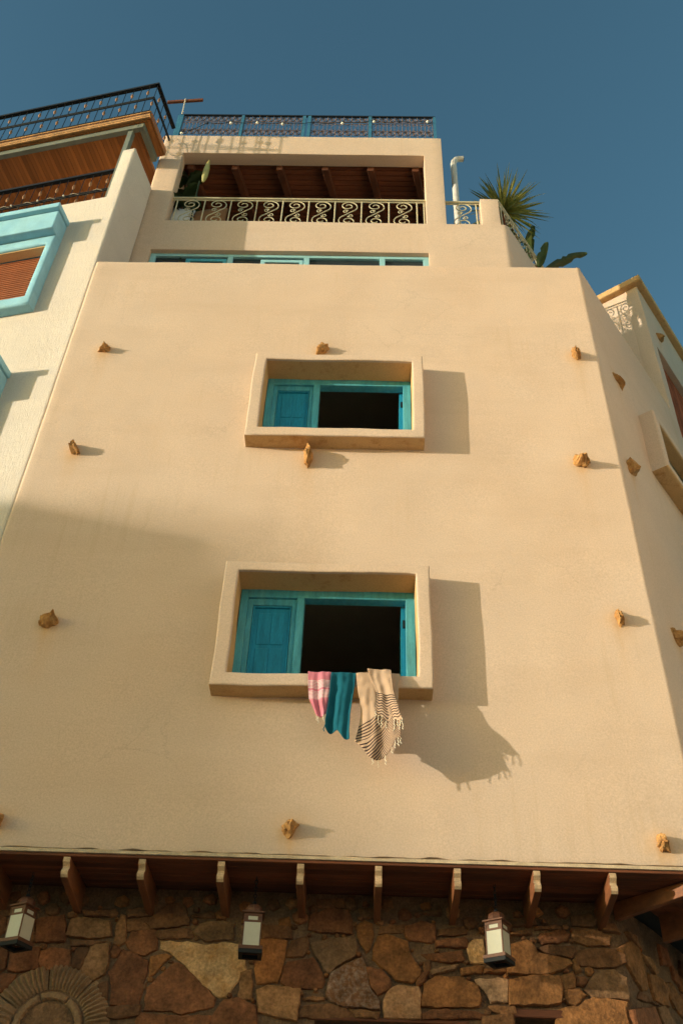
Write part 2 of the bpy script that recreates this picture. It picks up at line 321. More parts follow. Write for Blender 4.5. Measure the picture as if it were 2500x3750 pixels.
# wing face towards the terrace, cornice, its opening
wp = [PRW(2.805, o, 0)[:2] for o in span(-3.0, -.17, .2)]
sheet('wing_wall', wp, span(11.0, 14.80, .16), lambda x,y,z: True, MAT['plaster'], house, .2, .02)
c = MB(); c.prism([PRW(2.70,-3.2,0)[:2], PRW(2.70,.10,0)[:2], PRW(6.2,.10,0)[:2], PRW(6.2,-3.2,0)[:2]], 14.803, 14.93)
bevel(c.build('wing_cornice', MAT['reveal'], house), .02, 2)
c = MB(); c.box(3.04, 4.4, -.16, -.11, 11.6, 13.57, T=PRW); op = c.build('wing_shutter', MAT['redwood'], house)
for i in range(9):
    c = MB(); c.box(3.06+.15*i, 3.19+.15*i, -.108, -.085, 11.62, 13.55, T=PRW); c.build('shutter_board', MAT['redwood'], op)

# window surrounds with their joinery
PROF = [(0,.13),(0,-.05),(0,-.150),(0,-.168),(.025,-.178),(.08,-.182),(.16,-.1825),(.84,-.1825),(.92,-.182),(.975,-.178),(1,-.168),(1,-.150),(1,-.07),(1,.03)]
def window(dz, seed, full):
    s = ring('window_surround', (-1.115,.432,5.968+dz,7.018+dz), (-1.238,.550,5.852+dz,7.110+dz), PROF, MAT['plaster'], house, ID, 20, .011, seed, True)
    def part(name, x0, x1, z0, z1, y0, y1, m, bev=.004):
        b = MB(); b.box(x0, x1, y0, y1, z0+dz, z1+dz); return bevel(b.build(name, MAT[m], s), bev, 1)
    part('frame_post', -1.114, -1.046, 5.90, 7.03, .10, .20, 'teal'); part('frame_post', .350, .432, 5.90, 7.03, .10, .20, 'teal')
    part('frame_head', -1.046, .350, 6.935, 7.03, .10, .20, 'teal'); part('frame_sill', -1.046, .350, 5.90, 5.965, .10, .20, 'teal')
    part('mullion', -.612, -.545, 5.965, 6.935, .097, .20, 'teal')
    # closed leaf: rebated frame, field, raised panels
    part('leaf_stile', -1.046, -1.000, 5.965, 6.935, .125, .165, 'teal'); part('leaf_stile', -.655, -.612, 5.965, 6.935, .125, .165, 'teal')
    part('leaf_rail', -1.000, -.655, 6.865, 6.935, .125, .165, 'teal'); part('leaf_rail', -1.000, -.655, 5.965, 6.04, .125, .165, 'teal')
    part('leaf_bead', -.996, -.982, 6.04, 6.861, .131, .165, 'tealdk', .002); part('leaf_bead', -.673, -.659, 6.04, 6.861, .131, .165, 'tealdk', .002); part('leaf_bead', -.982, -.673, 6.845, 6.861, .131, .165, 'tealdk', .002)
    part('leaf_field', -.982, -.673, 6.04, 6.845, .150, .165, 'tealdk', .001)
    for x0, x1 in ((-.945,-.832),(-.824,-.710)):
        for z0, z1 in ((6.46,6.79),(6.10,6.42)):
            part('leaf_panel', x0, x1, z0, z1, .1435, .152, 'tealdk', .004)
    # the other leaf swung inwards against the reveal, and its hinge
    b = MB(); b.hexa([(.312,.20,5.97+dz),(.349,.20,5.97+dz),(.349,.63,5.97+dz),(.318,.63,5.97+dz),(.312,.20,6.93+dz),(.349,.20,6.93+dz),(.349,.63,6.93+dz),(.318,.63,6.93+dz)])
    b.build('open_leaf', MAT['tealdk'], s)
    part('hinge', .326, .349, 6.70, 6.78, .185, .199, 'iron', .001)
    return s
window(0, 1, True); window(DZ, 20, True)
for z0, z1 in ((4.75,7.55),(7.7,10.8)):                     # dim rooms behind
    c = MB(); x0,x1,y0,y1 = -3.1,2.3,.215,4.0
    c.add([(x0,y0,z0),(x1,y0,z0),(x1,y1,z0),(x0,y1,z0),(x0,y0,z1),(x1,y0,z1),(x1,y1,z1),(x0,y1,z1)], [(0,1,2,3),(7,6,5,4),(1,5,6,2),(2,6,7,3),(3,7,4,0)])
    c.build('room_lining', MAT['room'], house)
# box window on the slanting side wall
PROF2 = [(0,-.12),(0,.15),(.05,.171),(.17,.18),(.83,.18),(.95,.171),(1,.15),(1,-.03)]
s = ring('window_surround', (1.19,2.35,9.47,10.14), (1.07,2.47,9.35,10.26), PROF2, MAT['plaster'], house, PRW, 12, .006, 40, True)  # warm bounce light is painted under this box too
c = MB(); c.box(1.15, 2.4, .012, .03, 9.45, 10.16, T=PRW); c.build('shutter_panel', MAT['dull'], s)

# terrace floors and upper storey
fl = MB(); fl.prism([(-3.3,.15),(2.35,.15),PRW(5.9,-.15,0)[:2],PRW(5.9,-4,0)[:2],(-3.3,4.5)], 10.85, 11.0); fl.build('terrace_floor', MAT['plaster'], house)
UY = .70
LX0, LX1, LZ0, LZ1 = -2.955, .745, 13.985, 15.88
WX0, WX1, WZ0, WZ1 = -3.04, .752, 12.1, 13.265
up = [(-3.31, y) for y in span(3.4, .8, .2)] + arc2((-3.27,.74), .04, 180, 270, 3)
up += [(x, UY) for x in span(-3.2, 1.78, .115, (LX0, LX1, WX0, WX1, 1.02, 1.52))]
U = Vector((1.87, UY, 0)); cc = arc2((1.80,.82), .12, -90, -36, 4); up += cc
U0 = Vector((cc[-1][0], cc[-1][1], 0)); up += [((U0+dR*t).x, (U0+dR*t).y) for t in span(.12, 4.0, .15)]
def keep_up(x, y, z):
    if abs(y-UY) < .005 or x < -3.2:
        if x < 1.02:
            if LX0 < x < LX1 and LZ0 < z < LZ1 and y < .75: return False
            if WX0 < x < WX1 and WZ0 < z < WZ1 and y < .75: return False
            return True
        if 1.52 < x < 1.79 and z < 14.65: return True
    return z < 13.985
zs = span(10.95, 16.42, .12, (WZ0, WZ1, LZ0, LZ1, 14.65))
sheet('upper_wall', up, zs, keep_up, MAT['plaster'], house, .2, .03, .008)
c = MB(); c.box(-3.2, 1.0, .86, 4.4, 16.05, 16.36); c.build('roof_slab', MAT['plaster'], house)
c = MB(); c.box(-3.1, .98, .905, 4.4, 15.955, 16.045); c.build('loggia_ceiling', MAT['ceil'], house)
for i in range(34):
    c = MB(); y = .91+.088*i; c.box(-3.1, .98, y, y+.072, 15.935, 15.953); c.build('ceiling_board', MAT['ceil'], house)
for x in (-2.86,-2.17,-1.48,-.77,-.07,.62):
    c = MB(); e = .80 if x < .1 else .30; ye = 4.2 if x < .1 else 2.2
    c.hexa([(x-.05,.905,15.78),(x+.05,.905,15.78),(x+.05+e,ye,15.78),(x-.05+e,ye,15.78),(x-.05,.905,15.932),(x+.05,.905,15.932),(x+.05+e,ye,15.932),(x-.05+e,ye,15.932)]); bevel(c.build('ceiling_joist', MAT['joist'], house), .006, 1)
c = MB(); c.prism([(-3.1,.9),(1.75,.9),((U0+dR*3.9).x-.3,(U0+dR*3.9).y),(-3.1,4.4)], 12.95, 13.1); c.build('loggia_floor', MAT['plaster'], house)
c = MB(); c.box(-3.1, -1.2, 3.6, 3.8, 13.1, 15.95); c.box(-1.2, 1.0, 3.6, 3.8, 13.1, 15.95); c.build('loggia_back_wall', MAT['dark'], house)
c = MB(); c.box(-3.11, -3.02, .9, 3.6, 13.1, 15.95); c.build('loggia_end_wall', MAT['plaster'], house)
c = MB(); c.box(.80, 1.0, 3.1, 3.5, 13.1, 15.95); c.build('loggia_column', MAT['plaster'], house)

# long window under the loggia: only its head shows over the parapet
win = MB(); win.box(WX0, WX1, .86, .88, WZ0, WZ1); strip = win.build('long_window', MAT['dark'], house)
def bar(name, x0, x1, y0, y1, z0, z1, m, par):
    b = MB(); b.box(x0, x1, y0, y1, z0, z1); return bevel(b.build(name, MAT[m], par), .004, 1)
bar('frame_head', WX0, WX1, .765, .83, 13.205, 13.263, 'pale_blue', strip)
for x in (-3.0,-1.94,-.90,.125,.715):
    bar('frame_post', x-.037, x+.037, .762, .83, WZ0, 13.203, 'pale_blue', strip)
for x0, x1, sash in ((-2.963,-1.977,1),(-1.903,-.937,2),(-.863,.088,0),(.162,.678,0)):
    b = MB(); b.box(x0, x1, .80, .806, WZ0, 13.20); b.build('pane', MAT['glass'], strip)
    if sash:
        a = x0+(.42 if sash == 1 else .38); e = x1-.01
        bar('sash_rail', a, e, .77, .795, 13.10, 13.155, 'teal' if sash == 1 else 'pale_blue', strip)
        bar('sash_stile', a, a+.06, .77, .795, WZ0, 13.098, 'teal' if sash == 1 else 'pale_blue', strip)
        bar('sash_stile', e-.05, e, .77, .795, WZ0, 13.098, 'teal' if sash == 1 else 'pale_blue', strip)

# scrolled railings
def scroll_pts(h=.33, w=.145):
    """S scroll about the origin in the x-z plane: half from the middle to the eye of the upper volute, mirrored through the middle"""
    half = []
    cx, cz, r = .0, h-.135, .135
    n = 46
    for i in range(n+1):
        f = i/n; a = R(-35) + f*R(560); rr = r*(1-.80*f**.75)
        half.append((cx+rr*math.cos(a)*1.05*(w/.145), cz+rr*math.sin(a)))
    lead = [(0,0), (half[0][0]*.45, half[0][1]*.42), (half[0][0]*.85, half[0][1]*.78)]
    half = lead + half
    return [(-x, -z) for x, z in half[:0:-1]] + half
SP = scroll_pts()
sc = MB(); sc.tube([(x,0,z) for x, z in SP], .0085, 5)
for s_ in (1,-1):                                            # little side curls
    cu = [(s_*(-.035+(.042*(1-.7*i/18))*math.cos(R(20+i*24))), 0, s_*(.055+(.042*(1-.7*i/18))*math.sin(R(20+i*24)))) for i in range(19)]
    sc.tube(cu, .007, 5)
SCROLL = sc.mesh('scroll', MAT['cream'], 180)
def scroll_rail(parent, xs, cs, T, z0, z1, a0, a1, rotz):
    r = MB()
    for z, rr in ((z1,.019),(z1-.055,.010)): r.tube([T(a0,0,z), T(a1,0,z)], rr, 8)
    top = r.build('top_rail', MAT['cream'], parent, 60)
    b = MB(); b.tube([T(a0,0,z0), T(a1,0,z0)], .011, 6); b.build('bottom_rail', MAT['cream'], parent, 60)
    for x in xs:
        b = MB(); b.tube([T(x,0,z0), T(x,0,z1-.05)], .0105, 6); b.build('baluster', MAT['cream'], parent, 60)
    for x in cs: put('scroll', SCROLL, parent, T(x,0,(z0+z1)/2-.01), (0,0,rotz))
K = 1.012
bx_ = [x*K for x in (-2.84,-2.44,-2.06,-1.685,-1.31,-.935,-.56,-.18,.21,.61,.71)]
c = MB(); c.box(-2.95,.745,.77,.80,13.965,13.98); rail = c.build('loggia_railing', MAT['cream'], house)
scroll_rail(rail, bx_, [(a+b)/2 for a, b in zip(bx_[:-2], bx_[1:-1])], lambda x,y,z: (x,.79+y,z), 14.02, 14.725, -3.02, .80, 0)
c = MB(); c.box(1.02,1.53,.77,.80,13.965,13.98); rail = c.build('corner_railing', MAT['cream'], house)
scroll_rail(rail, [1.47], [1.27], lambda x,y,z: (x,.79+y,z), 14.02, 14.70, 1.0, 1.56, 0)
ur = U0 - nR*.10
TS = lambda t, y, z: ((ur+dR*t).x, (ur+dR*t).y, z)
c = MB(); c.box(0,3.2,-.01,.01,13.965,13.98, T=lambda t,o,z: ((ur+dR*t+nR*o).x,(ur+dR*t+nR*o).y,z)); rail = c.build('side_railing', MAT['cream'], house)
scroll_rail(rail, [.02+.38*i for i in range(9)], [.21+.38*i for i in range(8)], TS, 14.02, 14.72, -.05, 3.1, R(54))
# roof railing: blue posts, rusty lattice
rr = MB(); rr.box(-3.2,.96,.785,.815,17.275,17.305); roofrail = rr.build('roof_railing', MAT['iron'], house)
for x, w in ((-3.19,.045),(-2.165,.022),(-1.165,.026),(-1.08,.026),(-.095,.026),(.945,.02)):
    b = MB(); b.box(x-w,x+w,.78,.83,16.35,17.273); b.build('post', MAT['blue_post'], roofrail)
def lattice(x0, x1):
    b = MB(); y = .80
    for z in (16.810,17.040,17.090): b.tube([(x0,y,z),(x1,y,z)], .005, 4)
    n = max(3, round((x1-x0)/.122)); w = (x1-x0)/n
    for i in range(n+1):
        x = x0+w*i; b.tube([(x,y,16.40),(x,y,17.270)], .0055, 4)
    for i in range(n):
        x = x0+w*(i+.5)
        b.tube([(x,y,16.810),(x,y,17.040)], .005, 4)
        for zc, ht in ((17.165,.075),(16.730,.07)):
            for s_ in (1,-1):
                b.tube([(x+s_*w*.46*math.sin(R(a)), y+.004*s_, zc+ht*math.cos(R(a))*(1 if s_ > 0 else -1)*.9) for a in range(-90,181,30)], .0045, 4)
                b.tube([(x+s_*w*.22*(1-a/700)*math.cos(R(a)), y, zc-s_*.01+ht*.45*(1-a/700)*math.sin(R(a))) for a in range(0,480,40)], .004, 4)
        for s_ in (1,-1):
            b.tube([(x+s_*(w*.5-.026+.026*math.cos(R(a))), y, 17.010+.028*math.sin(R(a))) for a in range(0,271,45)], .004, 4)
            b.tube([(x+s_*(w*.5-.026+.026*math.cos(R(a))), y, 16.840-.028*math.sin(R(a))) for a in range(0,271,45)], .004, 4)
    return b.build('lattice_panel', MAT['rust'], roofrail)
for a, b in ((-3.13,-2.20),(-2.13,-1.20),(-1.04,-.13),(-.06,.91)): lattice(a, b)

c = MB(); c.prism([(-3.36,.06),(2.38,.06),PRW(5.9,-.06,0)[:2],PRW(5.9,-3,0)[:2],(-3.36,3.5)], 4.55, 4.72); c.build('floor_slab', MAT['dark'], house)
# drip edge, soffit boards, rafter brackets
c = MB(); n = 90
for i in range(n):
    x0, x1 = -3.38+5.85*i/n, -3.38+5.85*(i+1)/n
    c.hexa([(x0,-.004,4.518),(x1,-.004,4.518),(x1,.10,4.518),(x0,.10,4.518),(x0,-.004+.006*N3((x0,0,0),5),4.542+.006*N3((x0,0,3),4)),(x1,-.004+.006*N3((x1,0,0),5),4.542+.006*N3((x1,0,3),4)),(x1,.10,4.542),(x0,.10,4.542)])
c.build('drip_edge', MAT['strip'], house)
c = MB(); c.box(0,5.0,-.10,.004,4.518,4.544, T=PRW); c.build('drip_edge', MAT['strip'], house)
for i in range(6):
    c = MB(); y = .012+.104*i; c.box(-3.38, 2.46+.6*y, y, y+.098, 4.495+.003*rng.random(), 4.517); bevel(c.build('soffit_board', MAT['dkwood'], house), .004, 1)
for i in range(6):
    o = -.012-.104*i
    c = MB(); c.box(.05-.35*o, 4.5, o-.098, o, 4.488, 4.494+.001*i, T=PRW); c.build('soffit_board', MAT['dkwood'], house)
def bracket(T, L=.60):
    """carved rafter end: ogee nose in front, slightly deeper at the wall"""
    pr = [(.0,4.49),(.0,4.455),(.012,4.445),(.028,4.430),(.030,4.415),(.014,4.402),(.006,4.385),(.012,4.365),(.03,4.350),(.09,4.340),(L,4.285),(L,4.49)]
    n = len(pr); b = MB(); w = .026
    b.add([T(-w,y,z) for y, z in pr]+[T(w,y,z) for y, z in pr], [tuple(range(n)), tuple(range(n,2*n))[::-1]]+[(i,n+i,n+(i+1)%n,(i+1)%n) for i in range(n)])
    o_ = b.build('rafter_bracket', [MAT['beam'], MAT['nose']], house)
    for p_ in o_.data.polygons:                          # the weathered carved nose
        if p_.index >= 2 and p_.index-2 < 8: p_.material_index = 1
    return bevel(o_, .003, 1)
for x in (-3.24,-2.68,-2.12,-1.57,-1.0,-.432,.124,.69,1.252,1.79):
    bracket(lambda a,y,z,x=x: (x+a+.01*N3((x,0,0),3), .012+y, z))
hipd = (Vector((1.93,.58,0))-Vector((2.46,.02,0))); hl = hipd.length; hipd.normalize(); hn = Vector((hipd.y,-hipd.x,0))
bracket(lambda a,y,z: ((Vector((2.45,.03,0))+hipd*y+hn*a).x, (Vector((2.45,.03,0))+hipd*y+hn*a).y, 4.49-(4.49-z)*.62), hl)
for t in (.55,1.15,1.75): bracket(lambda a,y,z,t=t: PRW(t+a, -.012-y, z))

# ------------------------------------------------------------------ the rubble stone ground floor
SY = .58; SB = Vector((1.93, SY, 0))
def SW(t, o, z): p = SB + dR*t + nR*o; return (p.x, p.y, z)
DOORS = ((-.30,.74,0,3.605),(1.105,1.40,0,3.665))
sp = [(x, SY) for x in span(-3.6, 1.90, .12, (-.30,.74,1.105,1.40))] + [(1.93,SY+.012)] + [SW(t,0,0)[:2] for t in span(.06, 4.5, .15)]
def keep_st(x, y, z): return not (y < SY+.005 and any(a < x < b and c0 < z < d for a, b, c0, d in DOORS))
stone_wall = sheet('stone_wall', sp, span(0, 4.49, .13, (3.605,3.665)), keep_st, MAT['mortar'], house, .2, .012, .02)
for a, b, c0, d in DOORS:
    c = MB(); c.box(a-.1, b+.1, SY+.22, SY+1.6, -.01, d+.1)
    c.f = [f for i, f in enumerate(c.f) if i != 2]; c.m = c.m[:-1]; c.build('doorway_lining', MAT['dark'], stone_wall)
c = MB(); c.box(1.06, 1.45, SY-.012, SY+.18, 3.668, 3.725); bevel(c.build('lintel', MAT['dkwood'], stone_wall), .008, 2)
c = MB(); c.box(-.34, .78, SY-.012, SY+.18, 3.608, 3.632); bevel(c.build('lintel', MAT['dkwood'], stone_wall), .006, 2)
FRONT_STONES = """
tan -2.161,4.127 -2.138,4.236 -2.034,4.251 -1.878,4.238 -1.840,4.131 -1.959,4.111 -2.076,4.115
tan2 -1.799,4.099 -1.806,4.200 -1.783,4.270 -1.749,4.262 -1.718,4.101 -1.759,4.072 -1.804,4.082
dk -1.726,4.249 -1.576,4.271 -1.533,4.255 -1.562,4.180 -1.706,4.169
rb -1.675,4.159 -1.514,4.178 -1.490,4.097 -1.487,4.041 -1.555,4.001 -1.652,4.025 -1.704,4.090
dk -1.534,4.192 -1.576,4.231 -1.470,4.350 -1.380,4.382 -1.316,4.355 -1.271,4.263 -1.275,4.226 -1.390,4.208
dk -1.495,4.165 -1.278,4.203 -1.242,4.172 -1.248,4.127 -1.447,4.119 -1.484,4.131
dk -1.250,4.298 -1.135,4.331 -1.086,4.315 -1.094,4.286 -1.236,4.281
gr -1.170,4.232 -1.021,4.259 -0.936,4.239 -0.937,4.137 -1.108,4.111 -1.221,4.173
lt -1.443,4.093 -1.375,4.103 -1.223,4.096 -1.140,4.083 -0.980,4.106 -0.875,4.098 -0.833,3.996 -0.822,3.931 -0.855,3.876 -0.940,3.741 -0.990,3.739 -1.093,3.799 -1.247,3.939 -1.337,4.002 -1.436,4.045
or -1.499,3.866 -1.507,3.986 -1.407,4.009 -1.369,3.990 -1.430,3.933 -1.467,3.878
rb -1.497,3.781 -1.340,3.945 -1.306,3.950 -1.231,3.905 -1.130,3.823 -1.018,3.723 -1.032,3.671 -1.236,3.611 -1.305,3.633 -1.493,3.633
dr -1.796,3.868 -1.721,4.023 -1.662,4.014 -1.527,3.952 -1.532,3.844 -1.550,3.698 -1.546,3.673 -1.643,3.653 -1.746,3.666 -1.763,3.784
tan -2.005,3.883 -1.960,4.058 -1.836,4.068 -1.820,3.932 -1.832,3.867 -1.901,3.822 -1.988,3.857
rb -2.317,4.004 -2.256,4.029 -2.117,4.022 -2.088,3.913 -2.106,3.875 -2.289,3.885 -2.320,3.938
dr -2.542,3.986 -2.474,4.020 -2.351,4.029 -2.326,3.886 -2.446,3.861 -2.528,3.867
dr -2.408,4.228 -2.216,4.268 -2.186,4.189 -2.176,4.087 -2.371,4.072
dk -2.106,4.089 -1.989,4.087 -1.883,4.083 -1.993,4.050 -2.092,4.050
dk -2.082,3.979 -2.058,4.029 -1.977,4.028 -2.016,3.893 -2.070,3.905
rb -2.699,4.253 -2.648,4.238 -2.619,4.152 -2.663,4.117 -2.713,4.127 -2.743,4.240
rb -2.637,4.017 -2.578,4.005 -2.557,3.890 -2.594,3.856 -2.665,3.862 -2.703,4.004
dr -2.589,3.838 -2.475,3.831 -2.497,3.755 -2.558,3.718 -2.630,3.735 -2.656,3.830
dk -1.763,3.637 -1.543,3.658 -1.542,3.598 -1.673,3.571 -1.750,3.578
rb -1.514,3.612 -1.233,3.595 -1.052,3.606 -1.047,3.518 -1.539,3.502 -1.535,3.573
rb -1.018,3.599 -0.945,3.713 -0.848,3.726 -0.727,3.678 -0.699,3.529 -1.025,3.518
dk -1.856,3.781 -1.797,3.802 -1.778,3.701 -1.818,3.700
dk -1.552,3.788 -1.516,3.816 -1.517,3.770 -1.543,3.761
dk -2.062,4.302 -1.886,4.314 -1.886,4.267 -2.037,4.265
dk -1.735,4.330 -1.612,4.345 -1.591,4.288 -1.719,4.272
dk -2.643,4.313 -2.480,4.330 -2.454,4.273 -2.606,4.262
dk -2.620,4.221 -2.437,4.250 -2.390,4.080 -2.561,4.041
or -0.758,4.129 -0.573,4.140 -0.528,4.125 -0.541,4.016 -0.558,3.928 -0.580,3.855 -0.720,3.840 -0.748,3.977
dk -0.491,4.126 -0.389,4.168 -0.376,4.098 -0.405,4.033 -0.517,4.030
rb -0.533,3.940 -0.502,3.982 -0.335,4.020 -0.289,3.958 -0.250,3.863 -0.269,3.822 -0.493,3.810 -0.543,3.843
gr -0.349,4.114 -0.226,4.150 -0.041,4.161 -0.019,4.098 -0.029,4.045 -0.128,3.987 -0.217,3.921 -0.250,3.951 -0.311,4.045
dr -0.367,4.222 -0.361,4.326 -0.236,4.374 -0.094,4.367 -0.058,4.255 -0.068,4.200 -0.229,4.206
or -0.024,4.244 0.037,4.296 0.090,4.269 0.100,4.203 0.079,4.104 0.053,4.082 0.008,4.144
or 0.112,4.100 0.146,4.180 0.213,4.197 0.352,4.152 0.382,4.045 0.444,3.970 0.437,3.929 0.382,3.881 0.270,3.892 0.191,3.963 0.108,4.025
dr 0.347,4.265 0.458,4.303 0.549,4.283 0.552,4.183 0.525,4.158 0.375,4.169 0.343,4.222
sp -0.210,3.811 -0.191,3.916 -0.071,3.984 0.019,4.019 0.053,3.947 0.077,3.841 0.145,3.739 0.145,3.695 -0.130,3.706 -0.219,3.769
rb 0.063,3.956 0.168,3.949 0.223,3.888 0.212,3.824 0.136,3.787 0.093,3.831
lt2 0.216,3.812 0.292,3.851 0.424,3.840 0.440,3.790 0.432,3.637 0.194,3.640 0.183,3.740
tan -0.713,3.783 -0.639,3.816 -0.416,3.802 -0.421,3.711 -0.434,3.599 -0.690,3.642
tan -0.843,3.731 -0.848,3.895 -0.774,3.909 -0.758,3.733
tan2 -0.374,3.743 -0.321,3.758 -0.245,3.756 -0.253,3.738 -0.365,3.730
dk -0.382,3.689 -0.208,3.714 -0.096,3.688 -0.019,3.633 -0.204,3.622 -0.400,3.621
tan2 -0.038,3.679 0.135,3.664 0.124,3.627 -0.006,3.628
rb 0.473,4.067 0.738,4.098 0.758,4.037 0.669,4.019 0.527,4.033
lt2 0.533,3.962 0.599,3.984 0.700,3.998 0.676,3.967 0.544,3.933
dk 0.472,4.013 0.519,4.025 0.511,3.959 0.471,3.952
rb 0.424,3.884 0.474,3.947 0.500,3.938 0.472,3.877 0.429,3.855
dr 0.573,4.170 0.768,4.199 0.790,4.168 0.777,4.129 0.584,4.125
dk 0.169,4.260 0.327,4.276 0.327,4.224 0.157,4.207
or -0.593,4.282 -0.529,4.301 -0.513,4.241 -0.590,4.235
dk -0.719,4.243 -0.512,4.227 -0.501,4.153 -0.699,4.146
dk -1.049,4.233 -0.959,4.247 -0.947,4.139 -1.036,4.125
dk 0.450,4.374 0.590,4.388 0.592,4.355 0.462,4.354
rb 0.459,3.664 0.546,3.698 0.753,3.694 0.886,3.678 0.884,3.647 0.469,3.633
dk 0.599,4.250 0.770,4.278 0.777,4.226 0.586,4.203
dk -0.310,4.445 -0.132,4.456 -0.118,4.392 -0.295,4.384
dk 0.006,4.384 0.118,4.399 0.131,4.330 0.037,4.317
dk -0.865,4.276 -0.772,4.284 -0.775,4.255 -0.863,4.248
or 0.458,3.720 0.484,3.863 0.568,3.918 0.747,3.913 0.844,3.863 0.867,3.782 0.847,3.732 0.561,3.713
lt 0.795,4.144 0.852,4.179 0.908,4.181 0.912,4.072 0.955,4.032 0.818,4.033
tan2 1.125,4.244 1.251,4.265 1.252,4.239 1.129,4.232
rb 1.344,4.239 1.507,4.273 1.536,4.245 1.519,4.199 1.358,4.177 1.328,4.196
tan2 1.582,4.258 1.624,4.288 1.739,4.280 1.841,4.244 1.826,4.180 1.667,4.175 1.582,4.204
dk 1.326,4.296 1.441,4.311 1.484,4.300 1.470,4.277 1.324,4.273
or2 1.117,4.154 1.233,4.191 1.266,4.170 1.303,4.106 1.515,4.067 1.534,4.037 1.452,3.993 1.359,3.964 1.079,3.960 1.072,4.012 1.122,4.068
dk 1.322,4.138 1.402,4.163 1.560,4.157 1.566,4.117 1.530,4.083 1.365,4.111
or 0.753,3.978 0.863,4.003 0.896,3.993 0.874,3.954 0.757,3.939
or 0.923,3.983 1.056,4.009 1.064,3.965 0.921,3.955
lt3 0.850,3.901 0.995,3.921 1.065,3.913 1.049,3.774 0.940,3.766 0.923,3.815 0.881,3.856
or2 1.092,3.914 1.245,3.945 1.433,3.946 1.446,3.863 1.425,3.771 1.337,3.753 1.085,3.750
dk 1.585,4.135 1.790,4.153 1.922,4.135 1.922,4.062 1.851,4.028 1.704,4.023 1.584,4.041
or2 1.442,3.935 1.538,3.976 1.552,3.909 1.537,3.879 1.462,3.866
or2 1.461,3.851 1.571,3.865 1.614,3.827 1.537,3.764 1.485,3.773
gr 1.700,3.975 1.836,4.001 1.916,3.950 1.905,3.807 1.668,3.820 1.619,3.869
or2 1.413,3.725 1.491,3.748 1.557,3.750 1.607,3.793 1.676,3.816 1.890,3.786 1.868,3.711 1.875,3.620 1.392,3.605
tan2 0.940,3.731 1.090,3.735 1.098,3.694 1.022,3.681 0.949,3.704
dk 0.937,4.240 0.963,4.287 1.114,4.291 1.109,4.257
dk 1.141,4.338 1.283,4.356 1.302,4.308 1.149,4.292
dk 1.588,4.375 1.708,4.402 1.761,4.357 1.731,4.310 1.593,4.318
or2 1.552,4.057 1.574,4.069 1.601,3.998 1.564,3.984
dk 1.793,4.335 1.884,4.327 1.911,4.271 1.808,4.279
tan2 0.889,3.660 1.077,3.676 1.081,3.595 0.885,3.589
"""
SIDE_STONES = """
or2 -0.042,4.145 0.150,4.245 0.277,4.213 0.344,4.132 0.336,3.975 0.238,3.939 0.102,4.012
tan 0.321,4.203 0.466,4.220 0.584,4.152 0.517,4.120
or2 0.387,4.086 0.593,4.106 0.721,4.060 0.686,3.931 0.454,3.920
or2 0.729,4.096 0.848,4.139 1.044,4.029 1.122,3.934 0.993,3.926 0.822,3.952
rb -0.010,3.739 0.431,3.867 0.518,3.740 -0.009,3.620
tan2 0.102,4.301 0.249,4.322 0.331,4.242 0.171,4.265
rb 0.716,4.387 0.842,4.393 0.918,4.289 0.714,4.245
rb 0.918,4.289 1.137,4.216 1.263,4.083 0.933,4.186
gr 0.491,3.872 0.626,3.916 0.812,3.807 0.582,3.754
dk 0.228,3.915 0.416,3.897 0.469,3.889 0.179,3.860
"""

def add_stone(key, poly, T, rnd):
    cx = sum(p[0] for p in poly)/len(poly); cz = sum(p[1] for p in poly)/len(poly)
    area = sum(poly[i][0]*poly[(i+1) % len(poly)][1]-poly[(i+1) % len(poly)][0]*poly[i][1] for i in range(len(poly)))
    if area < 0: poly = poly[::-1]
    out = []
    for p, q in zip(poly, poly[1:]+poly[:1]):
        L = math.hypot(q[0]-p[0], q[1]-p[1]); k = max(1, min(5, round(L/.035)))
        for i in range(k):
            f = i/k; j = .006 if i else .002
            out.append((p[0]+(q[0]-p[0])*f+rnd.uniform(-j,j), p[1]+(q[1]-p[1])*f+rnd.uniform(-j,j)))
    g_ = 1+.011/max(.03, math.sqrt(abs(area)/2)*.5)
    out = [(cx+(x-cx)*g_, cz+(z-cz)*g_) for x, z in out]
    size = max(.02, math.sqrt(abs(area)/2)); n = len(out); proud = rnd.uniform(.022,.046)
    tx, tz = rnd.uniform(-.05,.05), rnd.uniform(-.05,.05)
    rings = [(1.0,-.02),(1.0,proud*.45),(1-min(.22,.011/size),proud*.85),(.62,proud),(.30,proud)]
    b = MB(); vs_ = []
    for ri, (f, d) in enumerate(rings):
        for (x, z) in out:
            X, Z = cx+(x-cx)*f, cz+(z-cz)*f; dd = d
            if ri: dd += tx*(X-cx)+tz*(Z-cz) + .011*N3((X*1.0,Z,cx),14,2.2)*(ri > 1) + rnd.uniform(-.0022,.0022)
            vs_.append(T(X, dd, Z))
    vs_.append(T(cx, proud+.004*rnd.uniform(-1,1), cz)); m_ = n*len(rings)
    fs = [(r*n+i, r*n+(i+1) % n, (r+1)*n+(i+1) % n, (r+1)*n+i) for r in range(len(rings)-1) for i in range(n)]
    fs += [(4*n+i, 4*n+(i+1) % n, m_) for i in range(n)]
    b.add(vs_, fs); return b.build('stone', MAT['st_'+key], stone_wall, smooth=28)
FW = lambda x, d, z: (x, SY-d+.004, z)
SWT = lambda t, d, z: SW(t, d-.004, z)
rs = random.Random(3)
for txt, T in ((FRONT_STONES, FW), (SIDE_STONES, SWT)):
    for line in txt.strip().split('\n'):
        k, *ps = line.split(); add_stone(k, [tuple(map(float, p.split(','))) for p in ps], T, rs)
